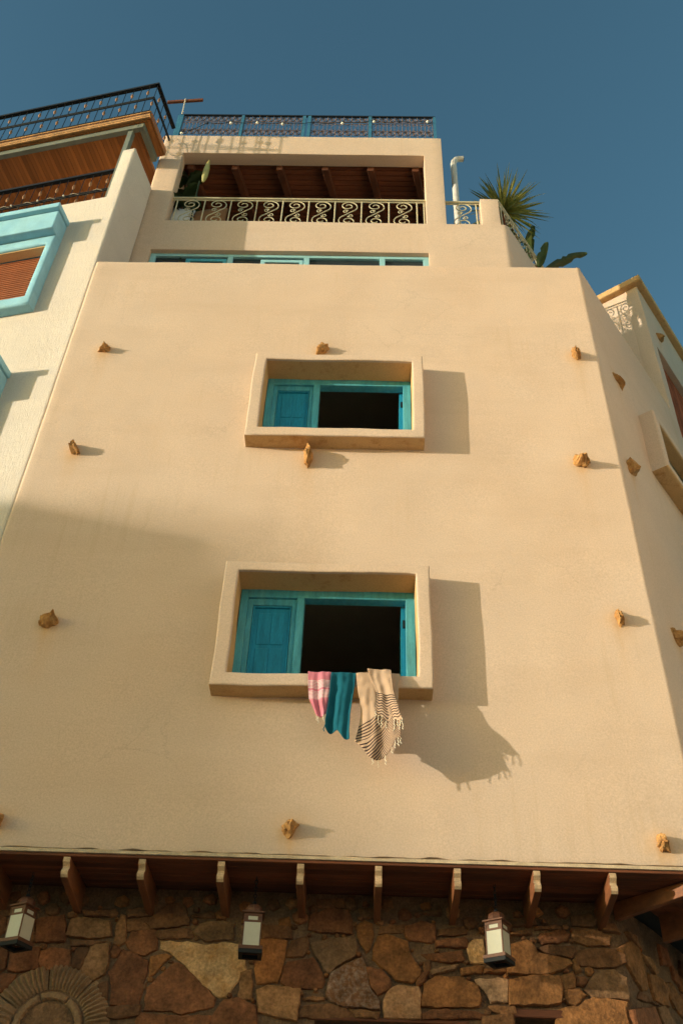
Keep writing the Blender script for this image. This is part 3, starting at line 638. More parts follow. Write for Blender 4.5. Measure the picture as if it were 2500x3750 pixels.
# small filler chips pressed into the wider joints
POLYS = [[tuple(map(float, p.split(','))) for p in l.split()[1:]] for l in FRONT_STONES.strip().split('\n')]
def gap(x, z):
    best = 9; 
    for P in POLYS:
        ins = False; n = len(P)
        for i in range(n):
            (x0, z0), (x1, z1) = P[i], P[(i+1) % n]
            if (z0 > z) != (z1 > z) and x < (x1-x0)*(z-z0)/(z1-z0)+x0: ins = not ins
            L2 = (x1-x0)**2+(z1-z0)**2 or 1e-9; t = max(0, min(1, ((x-x0)*(x1-x0)+(z-z0)*(z1-z0))/L2)); best = min(best, math.hypot(x-x0-t*(x1-x0), z-z0-t*(z1-z0)))
        if ins: return -1
    return best
chips = []
for i in range(2600):
    x, z = rs.uniform(-2.7, 1.86), rs.uniform(3.62, 4.42)
    if math.hypot(x+2.17, z-3.483) < .49 or any(a-.02 < x < b+.02 and z < d+.08 for a, b, c0, d in DOORS): continue
    g = min(gap(x, z), .055); 
    if g < .020 or any(math.hypot(x-u, z-w) < g+r for u, w, r in chips): continue
    chips.append((x, z, g)); r = g-.007; k = rs.randrange(5, 8); a0 = rs.uniform(0, 6.28); el = rs.uniform(.7, 1.0)
    add_stone(rs.choice(['dk','rb','tan2','or','dr','dk']), [(x+r*math.cos(a0+6.283*q/k)*rs.uniform(.8,1.05), z+r*el*math.sin(a0+6.283*q/k)*rs.uniform(.8,1.05)) for q in range(k)], FW, rs)
    if len(chips) > 90: break
# coursed rubble carries on below, left and round the corner
def fill(x0, x1, z0, z1, T, rnd, skip):
    z = z0
    while z < z1-.08:
        h = rnd.uniform(.12,.20); h = min(h, z1-z); x = x0+rnd.uniform(-.15,0)
        while x < x1:
            w = rnd.uniform(.14,.36); a, b2 = x+.012, x+w-.012
            if not skip(a, b2, z, z+h):
                j = lambda: rnd.uniform(-.018,.018)
                add_stone(rnd.choice(['rb','or','or2','dk','dr','tan','tan2','gr']), [(a+j()*.4,z+.012+j()*.3),((a+b2)/2,z+.008+j()*.4),(b2+j()*.4,z+.012+j()*.3),(b2,z+h*.5),(b2-.02+j(),z+h-.012),((a+b2)/2,z+h-.01+j()*.4),(a+.02+j(),z+h-.012),(a,z+h*.5)], T, rnd)
            x += w
        z += h
ARC = Vector((-2.17, SY, 3.483))
def skip_front(a, b, z0, z1): return any(b > p-.02 and a < q+.02 and z0 < d+.04 for p, q, c0, d in DOORS) or (a < ARC.x+.47 and b > ARC.x-.47 and z1 > ARC.z-.2)
fill(-3.5, 1.9, 2.55, 3.56, FW, rs, skip_front)
fill(-3.5, -2.78, 3.58, 4.4, FW, rs, lambda *a: False)
fill(1.15, 2.4, 3.5, 4.45, SWT, rs, lambda *a: False)
fill(.02, 1.1, 2.55, 3.55, SWT, rs, lambda *a: False)
# fluted half-round arch of wedge blocks round a niche
def wedge(a0, a1, r0, r1, flutes, d0, mat_):
    b = MB(); n = max(6, int((a1-a0)*2.2)); m_ = 5; vs_ = []
    for i in range(n+1):
        a = R(a0+(a1-a0)*i/n); fl_ = math.cos(2*math.pi*flutes*i/n) if flutes else 0
        for j in range(m_+1):
            f = j/m_; r = r0+(r1-r0)*f+.006*N3((a*4,f,0),3)
            edge = 1-abs(2*f-1)**6; ee = 1-abs(2*i/n-1)**12
            d = d0*edge*ee*(.9+.1*N3((a*5,f*2,1),2)) + .015*fl_*edge*(.5+.5*f) + .004*N3((a*9,f*3,5),1)
            vs_.append((ARC.x+r*math.cos(a), ARC.y-.002-max(-.01,d), ARC.z+r*math.sin(a)))
    fs = [(i*(m_+1)+j, (i+1)*(m_+1)+j, (i+1)*(m_+1)+j+1, i*(m_+1)+j+1) for i in range(n) for j in range(m_)]
    b.add(vs_, fs); return b.build('arch_block', mat_, stone_wall, smooth=60)
for a0, a1, fl_ in ((-28,4,5),(5.5,50,9),(51.5,98,9),(99.5,150,9),(151.5,196,6)):
    wedge(a0, a1, .265, .445, fl_, .042, MAT['fluted'])
for a0, a1 in ((-20,60),(61.5,112),(113.5,200)): wedge(a0, a1, .195, .25, 0, .03, MAT['fluted'])
wedge(-20, 200, .01, .185, 0, .006, MAT['st_gr'])

# ------------------------------------------------------------------ jutting stones set in the plaster
def rock(name, pos, w, d, h, seed, T=None, tilt=0, par=house):
    rn = random.Random(seed); bm = bmesh.new()
    for i in range(22):
        a, b = rn.uniform(0, 2*math.pi), rn.uniform(-1, 1); s = math.sqrt(1-b*b)
        v = Vector((s*math.cos(a), b, s*math.sin(a)))
        q = max(abs(v.x), abs(v.y), abs(v.z)); v = v*(.55+.45/q*.8)*rn.uniform(.82,1.05)
        bm.verts.new(v)
    bmesh.ops.convex_hull(bm, input=bm.verts[:]); bmesh.ops.delete(bm, geom=[v for v in bm.verts if not v.link_faces], context='VERTS')
    bmesh.ops.triangulate(bm, faces=bm.faces[:]); bmesh.ops.subdivide_edges(bm, edges=bm.edges[:], cuts=3, use_grid_fill=True)
    for v in bm.verts:
        n_ = v.co.copy(); e = 1+.30*N3(n_,2.1,seed*1.7)+.18*N3(n_,4.5,seed)+.08*N3(n_,10,seed*.3)
        v.co = Vector((v.co.x*w/2*e, v.co.y*d*e, v.co.z*h/2*e))
        k = (-v.co.y)/d; v.co.x *= 1-.28*max(0,k); v.co.z *= 1-.28*max(0,k)
        c_, s_ = math.cos(tilt), math.sin(tilt); v.co = Vector((v.co.x*c_-v.co.z*s_, v.co.y, v.co.x*s_+v.co.z*c_))
        p = Vector(pos)+v.co if T is None else Vector(T(pos[0]+v.co.x, pos[1]-v.co.y, pos[2]+v.co.z))
        v.co = p
    me = bpy.data.meshes.new(name); bm.to_mesh(me); bm.free(); me.materials.append(MAT['rock']); me.shade_smooth(); me.set_sharp_from_angle(angle=R(24))
    return put(name, me, par)
for i, (x, z, w, d, h, tl) in enumerate(ROCKS):
    rock('jutting_stone', (x,-.0,z), w*1.25, d*1.15, h*1.2, 11+i*3, None, tl)
for i, (t, z, w, h) in enumerate(SIDE_ROCKS):
    rock('jutting_stone', (t,-.01,z), w*1.3, .13, h*1.3, 60+i*5, lambda a,b,c_: PRW(a, b, c_), 0)

# ------------------------------------------------------------------ the white house next door (its own turned frame: x along the front, y inwards)
wh = empty('white_house', (-3.40,.05,0), R(-12), 'white rendered house with sky blue window surround and timber roof deck', 'house')
WT = 13.55; PT = 14.80
def kw(x, y, z):
    if z > WT and x < -.19 and y < .01: return False
    return not (y < .01 and -2.0 < x < -.68 and (11.2 < z < 12.45 or 8.17 < z < 9.42))
wpth = [(x, 0) for x in span(-5.0, -.05, .14, (-2.0,-.68,-.19))] + arc2((-.03,.03), .03, -90, 0, 3) + [(0,y) for y in span(.12, .645, .1)]
wz = span(0, 8.0, .5)[:-1] + span(8.0, PT, .14, (8.17,9.42,11.2,12.45,WT))
o = sheet('front_wall', wpth, wz, kw, MAT['white'], wh, .19, .025, .008)
PR3 = [(0,.07),(0,-.11),(.06,-.128),(.2,-.135),(.8,-.135),(.94,-.128),(1,-.11),(1,.03)]
for k in range(2):
    dz = -3.03*k
    s = ring('window_surround', (-1.95,-.725,11.31+dz,12.40+dz), (-2.05,-.625,11.13+dz,12.585+dz), PR3, MAT['blue'], wh, ID, 12, .005, 60+k)
    c = MB(); c.box(-2.06,-.62,-.25,.02,12.57+dz,12.95+dz); bevel(c.build('cornice_block', MAT['blue'], s), .012, 2)
    c = MB(); c.box(-2.09,-.60,-.31,.02,12.955+dz,13.05+dz); bevel(c.build('cornice_slab', MAT['blue'], s), .010, 2)
    c = MB(); c.box(-1.96,-.715,-.10,.02,12.385+dz,12.44+dz); c.build('head_soffit', MAT['reveal'], s)  # orange bounce light put into the soffit colour
    sl = MB(); sl.box(-1.96,-.70,-.006,.006,-.019,.019); slm = sl.mesh('slat', MAT['slat'])
    for i in range(26): put('slat', slm, s, (0,.035,11.30+.0425*i+dz), (R(-16),0,0))
    c = MB(); c.box(-2.0,-.68,.06,.08,11.2+dz,12.45+dz); c.build('shutter_backing', MAT['slat'], s)
c = MB(); c.box(-4.9,-.2,.2,3.2,13.0,13.2); c.build('terrace_slab', MAT['white'], wh)
c = MB(); c.box(-4.9,-.25,3.0,3.1,13.2,15.5); c.build('terrace_back_wall', MAT['dkwood'], wh)
# timber roof deck on steel
pl_ = MB(); pl_.box(0,.116,0,1,0,.022); bevel_w = pl_.mesh('ceiling_plank', MAT['wood'])
c = MB(); c.box(-4.9,.085,-.05,.60,15.64,15.70); c.box(-4.9,-.16,.603,3.2,15.64,15.70); deck = c.build('deck', MAT['wood_edge'], wh)
for i in range(41):
    x = .08-.12*(i+1); put('ceiling_plank', bevel_w, deck, (x, .02, 15.615), None, (1, .57 if x > -.2 else 3.1, 1))
for z, y, h in ((15.703,-.075,.022),(15.727,-.06,.02),(15.6,-.048,.034)):
    c = MB(); c.box(-4.95,.10,y,y+.022,z,z+h); bevel(c.build('fascia_strip', MAT['wood_edge'], deck), .004, 1)
c = MB(); c.box(.088,.104,-.03,.58,15.61,15.745); c.build('fascia_strip', MAT['wood'], deck)
c = MB(); c.box(-4.9,-.10,.03,.11,15.50,15.613); bevel(c.build('front_beam', MAT['steel'], deck), .006, 1)
c = MB(); c.box(-.10,-.02,.03,.60,15.50,15.613); bevel(c.build('side_beam', MAT['steel'], deck), .006, 1)
c = MB(); c.box(-4.9,-.3,1.4,1.5,15.48,15.613); c.build('cross_beam', MAT['steel'], deck)
c = MB(); c.box(-.27,-.19,.06,.14,13.2,15.498); bevel(c.build('steel_post', MAT['steel'], deck), .005, 1)
# railings with twisted copper knuckles
def baluster_mesh(h, kz):
    b = MB(); b.tube([(0,0,0),(0,0,h)], .0062, 5)
    b.lathe([(.006,kz-.062),(.013,kz-.045),(.020,kz-.015),(.020,kz+.015),(.013,kz+.045),(.006,kz+.062)], (0,0,0), 8, 1)
    return b.mesh('baluster', [MAT['iron'], MAT['copper']], 60)
def plain_mesh(h):
    b = MB(); b.tube([(0,0,0),(0,0,h)], .0062, 5); return b.mesh('baluster', MAT['iron'], 60)
def railing(name, pts, z0, z1, zm, sp_, par):
    h = z1-z0; hi, lo, pn = baluster_mesh(h, (zm+z1)/2-z0), baluster_mesh(h, (z0+zm)/2-z0+.03), plain_mesh(h)
    r = MB()
    for a, b in zip(pts, pts[1:]):
        d = (Vector(b)-Vector(a)).normalized()*.022; A = Vector(a)-d; E = Vector(b)+d; nn = Vector((-d.y, d.x)).normalized()*.028
        r.hexa([(A.x-nn.x,A.y-nn.y,z1),(E.x-nn.x,E.y-nn.y,z1),(E.x+nn.x,E.y+nn.y,z1),(A.x+nn.x,A.y+nn.y,z1),(A.x-nn.x,A.y-nn.y,z1+.04),(E.x-nn.x,E.y-nn.y,z1+.04),(E.x+nn.x,E.y+nn.y,z1+.04),(A.x+nn.x,A.y+nn.y,z1+.04)])
        break_ = None
    R_ = r.build(name, MAT['iron'], par)
    k = 0
    for a, b in zip(pts, pts[1:]):
        A, E = Vector(a), Vector(b); L = (E-A).length; n = round(L/sp_)
        for q in (zm-.014, zm+.026):
            m_ = MB(); m_.tube([(A.x,A.y,q),(E.x,E.y,q)], .012, 6); m_.build('mid_bar', MAT['iron'], R_, 60)
        m_ = MB(); m_.tube([(A.x,A.y,z0+.03),(E.x,E.y,z0+.03)], .010, 6); m_.build('bottom_bar', MAT['iron'], R_, 60)
        for i in range(n):
            p = A.lerp(E, i/n); put('baluster', [hi, lo][k % 2], R_, (p.x, p.y, z0)); k += 1
    return R_
railing('deck_railing', [(-4.9,-.07),(.07,-.07),(.07,.62)], 15.72, 16.56, 16.15, .128, wh)
railing('wall_railing', [(-4.9,.10),(-.22,.10)], WT-.02, 14.42, 13.95, .128, wh)
# fairy light string wound along the lower rail
fs_ = empty('fairy_lights', (-3.40,.05,0), R(-12), 'thin cable with small bulbs wound along the lower terrace rail of white house', 'string lights')
c = MB(); c.tube([(-4.8+.05*i, .10+.026*math.cos(i*.9), 13.96+.028*math.sin(i*.9)-.012*(i % 7 == 0)) for i in range(90)], .0045, 5); c.build('cable', MAT['wire'], fs_, 60)
for i, x in enumerate((-1.72,-1.32,-.93,-2.2,-2.7)):
    c = MB(); c.lathe([(.004,.016),(.012,.008),(.0125,-.006),(.006,-.016)], (x,.062,13.93), 8); c.build('bulb', MAT['bulb'], fs_, 180)

# ------------------------------------------------------------------ lanterns under the eaves
def lantern(loc, rz, label):
    L = empty('hanging_lantern', loc, rz, label, 'lantern', 'lanterns hung under the eaves'); h = .066
    b = MB(); o, i = .088, .058
    for (x0,x1,y0,y1) in ((-o,o,-o,-i),(-o,o,i,o),(-o,-i,-i,i),(i,o,-i,i)): b.box(x0,x1,y0,y1,.0,.03)
    b.build('bottom_lip', MAT['lantern_in'], L)
    b = MB(); o2, i2 = .091, .055
    for (x0,x1,y0,y1) in ((-o2,o2,-o2,-i2),(-o2,o2,i2,o2),(-o2,-i2,-i2,i2),(i2,o2,-i2,i2)): b.box(x0,x1,y0,y1,.0315,.058)
    b.build('bottom_rail', MAT['lanternwood'], L)
    b = MB(); b.box(-.054,.054,-.054,.054,.045,.050); b.build('base_glass', MAT['pane'], L)
    b = MB()
    for sx in (-1,1):
        for sy in (-1,1): b.box(sx*h-.0045,sx*h+.0045,sy*h-.0045,sy*h+.0045,.058,.33)
    fr = b.build('corner_posts', MAT['lanternwood'], L)
    for z0, z1 in ((.251,.268),(.300,.322)):
        b = MB()
        for (x0,x1,y0,y1) in ((-h,h,-h-.004,-h+.006),(-h,h,h-.006,h+.004),(-h-.004,-h+.006,-h+.0061,h-.0061),(h-.006,h+.004,-h+.0061,h-.0061)): b.box(x0,x1,y0,y1,z0,z1)
        b.build('rail', MAT['lanternwood'], L)
    for k in range(4):
        b = MB(); c_, s_ = math.cos(k*math.pi/2), math.sin(k*math.pi/2); T = lambda x,y,z: (x*c_-y*s_, x*s_+y*c_, z)
        b.box(-h+.0045,h-.0045,h-.002,h+.002,.059,.250,T=T); b.build('pane', MAT['pane'], L)
        b = MB(); b.box(-h*.55,h*.55,h-.004,h,.269,.299,T=T); b.build('frieze_pane', MAT['pane'], L)
        for x0, x1 in ((-h+.0045,-h*.56),(h*.56,h-.0045)):
            b = MB(); b.box(x0,x1,h-.005,h+.001,.269,.299,T=T); b.build('frieze_block', MAT['lanternwood'], L)
    b = MB(); b.box(-.086,.086,-.086,.086,.323,.340); bevel(b.build('cornice', MAT['lanternwood'], L), .004, 1)
    b = MB(); b.lathe([(.068,.341),(.068,.372),(.062,.394),(.047,.409),(.024,.417),(.006,.419)], (0,0,0), 8); b.build('dome', MAT['lanternwood'], L)
    b = MB(); b.lathe([(.006,.418),(.016,.428),(.016,.440),(.006,.448)], (0,0,0), 8); b.build('finial', MAT['iron'], L, 60)
    L.scale = (.93,.93,.86); top = (4.49-loc[2])/.86
    b = MB()
    zz = .448; k = 0
    while zz < top-.02:
        pts = [((.011*math.cos(R(a)) if k % 2 else 0), (0 if k % 2 else .011*math.cos(R(a))), zz+.016+.02*math.sin(R(a))) for a in range(0,361,45)]
        b.tube(pts, .0035, 4, cap=False); zz += .030; k += 1
    b.build('chain', MAT['iron'], L)
    return L
lantern((.985,.30,3.932), R(58), 'copper framed lantern lit by sun, nearest the right corner of the stone wall')
lantern((-.765,.30,3.932), R(5), 'square lantern seen face on, middle one of the three under the eaves')
lantern((-2.43,.30,3.935), R(64), 'shaded corner-on lantern above the fluted stone arch, leftmost under the eaves')

# ------------------------------------------------------------------ towels on the lower sill
def towel_mat(name, base, stripe, zones, translucent=.12):
    m, p, nt, c = mat(name, base, rough=.95, var=.07, scale=8, grain=.08, gscale=400, bump=.5, bdist=.002, bscale=500, spec=.1)
    nd, lk = nt.nodes, nt.links
    if zones:
        uv = nd.new('ShaderNodeUVMap'); sx = nd.new('ShaderNodeSeparateXYZ'); lk.new(uv.outputs[0], sx.inputs[0]); tot = None
        def M2(op, a, b):
            n = nd.new('ShaderNodeMath'); n.operation = op
            for i, q in enumerate((a, b)):
                if isinstance(q, (int, float)): n.inputs[i].default_value = q
                else: lk.new(q, n.inputs[i])
            return n.outputs[0]
        v = sx.outputs[1]
        for a, b, per, duty in zones:
            z = M2('MULTIPLY', M2('MULTIPLY', M2('GREATER_THAN', v, a), M2('LESS_THAN', v, b)), M2('LESS_THAN', M2('FRACT', M2('DIVIDE', M2('SUBTRACT', v, a), per), 0), duty))
            tot = z if tot is None else M2('MAXIMUM', tot, z)
        mx = nd.new('ShaderNodeMix'); mx.data_type = 'RGBA'; lk.new(tot, mx.inputs['Factor']); lk.new(c, mx.inputs['A']); mx.inputs['B'].default_value = (*stripe, 1); c = mx.outputs['Result']
        lk.new(c, p.inputs['Base Color'])
    t = nd.new('ShaderNodeBsdfTranslucent'); lk.new(c, t.inputs['Color']); ms = nd.new('ShaderNodeMixShader'); ms.inputs[0].default_value = translucent
    out = nd['Material Output']; lk.new(p.outputs[0], ms.inputs[1]); lk.new(t.outputs[0], ms.inputs[2]); lk.new(ms.outputs[0], out.inputs['Surface'])
    return m
def resample(pl_, n):
    d = [0]
    for a, b in zip(pl_, pl_[1:]): d.append(d[-1]+math.dist(a, b))
    out = []
    for i in range(n+1):
        s = d[-1]*i/n
        j = max(k for k in range(len(d)) if d[k] <= s+1e-9); j = min(j, len(pl_)-2)
        f = (s-d[j])/(d[j+1]-d[j]); out.append(tuple(pl_[j][q]+(pl_[j+1][q]-pl_[j][q])*f for q in range(2)))
    return out, d[-1]
def smooth(pts, it=3):
    for _ in range(it): pts = [pts[0]]+[tuple((pts[i-1][q]+2*pts[i][q]+pts[i+1][q])/4 for q in range(2)) for i in range(1,len(pts)-1)]+[pts[-1]]
    return pts
def cloth(name, Lp, Rp, y0, amp, freq, ph, m, parent, sag=lambda u: 0, back=.20, nu=44, nv=48, skew=0, seed=0, lift=.0, flare=0):
    L, ln = resample(Lp, nv); Rr, _ = resample(Rp, nv); L, Rr = smooth(L), smooth(Rr)
    vs_, uv = [], []
    over = [(-back,.05,-.0),(-back*.5,-.06,.0),(-.035,-.150,.002),(-.012,y0+.022,-.004)]
    yf = -.186                                            # just clear of the surround's face
    for k in range(len(over)+nv+1):
        for i in range(nu+1):
            u = i/nu
            fold = math.sin(2*math.pi*(freq*u+ph)) + .5*math.sin(2*math.pi*(freq*1.83*u+ph*2.1+.3))
            if k < len(over):
                v, y, dz = over[k]; x = L[0][0]+(Rr[0][0]-L[0][0])*u; z = 5.984+dz+lift+.010*max(0,fold)*(1 if k < 3 else .6)
                uv.append((u, v))
            else:
                j = k-len(over); f = j/nv; x = L[j][0]+(Rr[j][0]-L[j][0])*u; z = L[j][1]+(Rr[j][1]-L[j][1])*u - sag(u)*f**3
                a = amp*(.35+.65*min(1,f*2.2)); y = min(yf-.006, y0 - a*(.6+.5*fold) + .016*N3((x*8,z*6,seed),1.0) + .007*N3((x*22,z*15,seed),1.0))
                x += .010*N3((seed,z*9,u*3),1)*f + .006*math.cos(2*math.pi*(freq*u+ph))*f
                uv.append((u, f*ln + skew*(u-.5)*f)); y -= flare*u*u*f; z -= flare*.55*u*u*f

            vs_.append((x, y, z))
    n = nu+1; K_ = len(over)+nv+1
    b = MB(); b.add(vs_, [(k*n+i, k*n+i+1, (k+1)*n+i+1, (k+1)*n+i) for k in range(K_-1) for i in range(nu)]); b.uv = uv
    o = b.build(name, m, parent, 180)
    s = o.modifiers.new('thick', 'SOLIDIFY'); s.thickness = .0035; s.offset = 0
    bot = vs_[-n:]
    return o, bot
def tassel(parent, p, ln, m, seed):
    rn = random.Random(seed); b = MB(); k = 7
    pts = [(p[0]+.012*rn.uniform(-1,1)*(i/k)+.002*math.sin(i*2.2), p[1]+.003*rn.uniform(-1,1), p[2]+.004-ln*i/k) for i in range(k+1)]
    b.tube(pts, [.0032,.0030,.0029,.0028,.0028,.0029,.0031,.0026], 6); return b.build('tassel', m, parent, 60)
tp = empty('pink_towel', (-.36,-.2,5.85), 0, 'pink towel with white stripes and tassels, left of three on the sill', 'towel', 'towels hung over the lower window sill')
tb = empty('teal_towel', (-.17,-.2,5.85), 0, 'plain dark teal towel between the pink and the beige one', 'towel', 'towels hung over the lower window sill')
tc_ = empty('beige_towel', (.1,-.2,5.85), 0, 'beige towel with dark stripes and cream tassels, right of three on the sill', 'towel', 'towels hung over the lower window sill')
for e_ in (tp, tb, tc_): bpy.context.view_layer.update(); e_['_o'] = 1; del e_['_o']
def rel(o, e_): o.location = -Vector(e_.location)
mp_ = towel_mat('pink_cotton', (.66,.22,.29), (.80,.68,.66), ((.085,.165,.0135,.5),(.185,.262,.0125,.5)))
o, bot = cloth('drape', [(-.452,5.972),(-.446,5.85),(-.436,5.72),(-.405,5.65),(-.372,5.575)], [(-.262,5.968),(-.262,5.86),(-.264,5.77),(-.275,5.68),(-.283,5.592)], -.200, .020, 1.6, .12, mp_, tp, lambda u: .02*math.sin(math.pi*u), .2, 34, 40, seed=2)
rel(o, tp)
mw = mat1('cream_thread', (.74,.66,.52), rough=.95, var=.1, scale=40, bump=.4)
for i, k in enumerate((2,10,20,27,33)): t_ = tassel(tp, bot[k], .045+.02*(i % 2), mw, i); rel(t_, tp)
mt = towel_mat('teal_cotton', (.012,.115,.165), None, None)
o, bot = cloth('drape', [(-.266,5.966),(-.268,5.84),(-.275,5.66),(-.292,5.52),(-.286,5.455)], [(-.068,5.970),(-.085,5.80),(-.105,5.62),(-.112,5.50),(-.112,5.385)], -.203, .030, 1.5, .40, mt, tb, lambda u: .018*math.sin(3*math.pi*u), .25, 40, 48, seed=5, flare=.06)
rel(o, tb)
c = MB(); c.tube([(-.292,-.225,5.49),(-.298,-.227,5.465),(-.306,-.228,5.445),(-.298,-.229,5.425)], .004, 5); t_ = c.build('hanging_loop', mt, tb, 60); rel(t_, tb)
mb_ = towel_mat('beige_cotton', (.52,.36,.25), (.055,.032,.030), ((.350,.450,.019,.42),(.470,.80,.0195,.45)))
o, bot = cloth('back_drape', [(-.068,5.966),(-.050,5.80),(-.022,5.62),(-.030,5.50),(-.067,5.362)], [(.281,5.962),(.270,5.80),(.262,5.66),(.286,5.52),(.285,5.385)], -.208, .026, 1.7, .75, mb_, tc_, lambda u: .175*math.sin(math.pi*min(1,u*1.08))**1.2 if u < .92 else 0, .3, 52, 60, skew=.34, seed=8, flare=.10)
rel(o, tc_)
for i, k in enumerate((22,28,34,40,45,49,52)): t_ = tassel(tc_, bot[k], .05+.012*(i % 3), mw, 30+i); rel(t_, tc_)
mb2 = towel_mat('beige_cotton_front', (.53,.37,.26), (.055,.032,.030), ((.215,.40,.019,.42),))
o, bot = cloth('front_fold', [(.022,5.984),(.060,5.86),(.098,5.74),(.083,5.60)], [(.210,5.978),(.225,5.80),(.255,5.68),(.292,5.535)], -.244, .015, 1.3, .05, mb2, tc_, lambda u: .05*math.sin(math.pi*u)+.015*math.sin(5*math.pi*u), .3, 44, 44, skew=.05, seed=11, lift=.012, flare=.09)
rel(o, tc_)
for i, k in enumerate((1,7,13,19,25,31,36,40,44)): t_ = tassel(tc_, bot[k], .06+.022*((i*7) % 3), mw, 60+i); rel(t_, tc_)

# ------------------------------------------------------------------ roof-top things
vp = empty('vent_pipe', (1.248,1.16,13.1), 0, 'bent white vent pipe standing beside the loggia corner', 'pipe')
c = MB(); c.tube([(0,0,0),(0,0,1.4),(.005,0,3.38),(.018,0,3.45),(.05,0,3.505),(.09,0,3.525),(.165,0,3.535)], .048, 14); c.build('tube', MAT['pipe'], vp, 60)
for z in (1.25, 3.19):
    c = MB(); c.tube([(.003,0,z),(.003,0,z+.09)], .051, 14); c.build('sleeve', MAT['pipe'], vp, 60)
c = MB(); c.tube([(.166,0,3.535),(.171,0,3.536)], .040, 14); c.build('mouth', MAT['lantern_in'], vp)
an = empty('aerial_mast', (-3.16,.80,16.36), 0, 'leaning pale mast with brown wooden crossbar on the roof corner', 'mast')
c = MB(); c.tube([(0,0,0),(-.02,0,.7),(-.045,0,1.50)], [.016,.012,.010], 8); c.build('pole', MAT['mast'], an, 60)
c = MB(); c.hexa([(-.345,.01,1.405),(.245,.01,1.50),(.245,.05,1.50),(-.345,.05,1.405),(-.345,.01,1.465),(.245,.01,1.56),(.245,.05,1.56),(-.345,.05,1.465)]); bevel(c.build('crossbar', MAT['dkwood'], an), .005, 1)
for z in (.12,.3,.34): 
    c = MB(); c.tube([(-.004,-.001,z),(-.004,-.001,z+.03)], .019, 8); c.build('tape', MAT['wire'], an)
wr = empty('drooping_wire', (-3.2,.68,16.4), 0, 'thin wire drooping from the roof corner over the loggia pillar', 'wire')
for pts in ([(0,.09,.02),(.10,-.01,-.14),(.20,-.012,-.30),(.25,-.012,-.55),(.258,.0,-.80),(.27,.12,-1.1)], [(.255,-.012,-.62),(.18,-.014,-.685),(.08,-.014,-.655),(-.01,-.012,-.54),(-.09,.0,-.48)]):
    c = MB(); c.tube(pts, .004, 5); c.build('strand', MAT['wire'], wr, 60)
sl_ = empty('roof_string_lights', (-3.1,.76,16.5), 0, 'dark cable of round white bulbs strung along the blue roof railing', 'string lights')
BL = [(-3.09,16.61),(-2.72,16.925),(-2.338,16.965),(-1.915,16.983),(-1.504,16.951),(-1.008,16.982),(-.542,16.995),(-.033,17.06),(.374,17.04),(.831,17.08)]
pts = []
for (a, za), (b, zb) in zip(BL, BL[1:]):
    for i in range(8): f = i/8; pts.append((a+(b-a)*f+3.1, 0, za+(zb-za)*f+.045-.05*math.sin(math.pi*f)-16.5))
c = MB(); c.tube(pts, .005, 5); c.build('cable', MAT['cable'], sl_, 60)
for i, (x, z) in enumerate(BL):
    c = MB(); c.tube([(x+3.1,0,z-16.5+.045),(x+3.1,0,z-16.5+.012)], .014, 8); c.build('socket', MAT['cable'], sl_, 60)
    if i in (1,5,8): continue
    c = MB(); c.lathe([(.006,.020),(.018,.012),(.0235,-.004),(.019,-.020),(.007,-.028)], (x+3.1,0,z-16.5), 10); c.build('bulb', MAT['bulb'], sl_, 180)
# coil of rope on the roof edge
rp = empty('rope_coil', (-.02,.84,16.37), 0, 'pale coil of rope lying behind the roof lattice above the loggia', 'rope')
c = MB(); c.tube([(.24*math.cos(R(a))*(1-a/9000)+.1, .05*math.sin(R(a)), .03+.05*math.sin(R(a*.37))+a/12000) for a in range(0,1100,24)], .016, 6); c.build('coil', MAT['mast'], rp, 60)

# ------------------------------------------------------------------ plants
def blade(L, w, droop, fold=.35, n=7):
    b = MB(); vs_ = []
    for i in range(n+1):
        f = i/n; x = L*f; z = -droop*L*f*f; ww = w*(1-f**1.8)*(.55+.45*min(1,f*5))+.0012
        vs_ += [(x, -ww, z+ww*fold), (x, 0, z), (x, ww, z+ww*fold)]
    b.add(vs_, [(i*3+j, i*3+j+1, (i+1)*3+j+1, (i+1)*3+j) for i in range(n) for j in range(2)])
    return b.mesh('leaf', MAT['palm'], 180)
blades = [blade(.60,.016,.05), blade(.68,.018,.18), blade(.60,.017,.36), blade(.70,.016,.12)]
pm = empty('yucca_palm', (2.02,1.45,13.1), 0, 'spiky palm with sword leaves rising behind the corner pillar', 'plant')
c = MB(); c.tube([(0,0,0),(.02,0,1.0),(-.01,.01,2.0),(0,0,2.48)], [.075,.06,.055,.05], 9); c.build('trunk', MAT['dkwood'], pm, 60)
rp_ = random.Random(21)
for i in range(210):
    el = R(rp_.uniform(-42,88)) if i > 20 else R(rp_.uniform(30,88)); az = rp_.uniform(0, 2*math.pi)
    o = put('leaf', rp_.choice(blades), pm, (0,0,2.44+rp_.uniform(-.08,.06)), None, None)
    s_ = rp_.uniform(.85,1.12); o.scale = (s_, 1, s_); o.rotation_euler = (rp_.uniform(-.5,.5), -el, az)
def broad(L, w, droop, seed, m='banana'):
    rn = random.Random(seed); b = MB(); n = 16; vs_ = []
    cuts = {rn.randrange(4,15): rn.choice((0,2)) for _ in range(4)}
    for i in range(n+1):
        f = i/n; ww = w*math.sin(math.pi*min(1,(f*.93+.05)))**.7; z = L*.35*f-droop*L*f*f
        lw = ww*(.72 if cuts.get(i) == 0 else 1); rw = ww*(.72 if cuts.get(i) == 2 else 1)
        vs_ += [(L*f,-lw,z+lw*.25),(L*f,-lw*.5,z+lw*.2),(L*f,0,z),(L*f,rw*.5,z+rw*.2),(L*f,rw,z+rw*.25)]
    b.add(vs_, [(i*5+j, i*5+j+1, (i+1)*5+j+1, (i+1)*5+j) for i in range(n) for j in range(4)])
    return b.mesh('leaf', MAT[m], 180)
bn = empty('banana_plant', (2.30,1.75,13.1), 0, 'banana plant with broad leaves pushing through the side railing', 'plant')
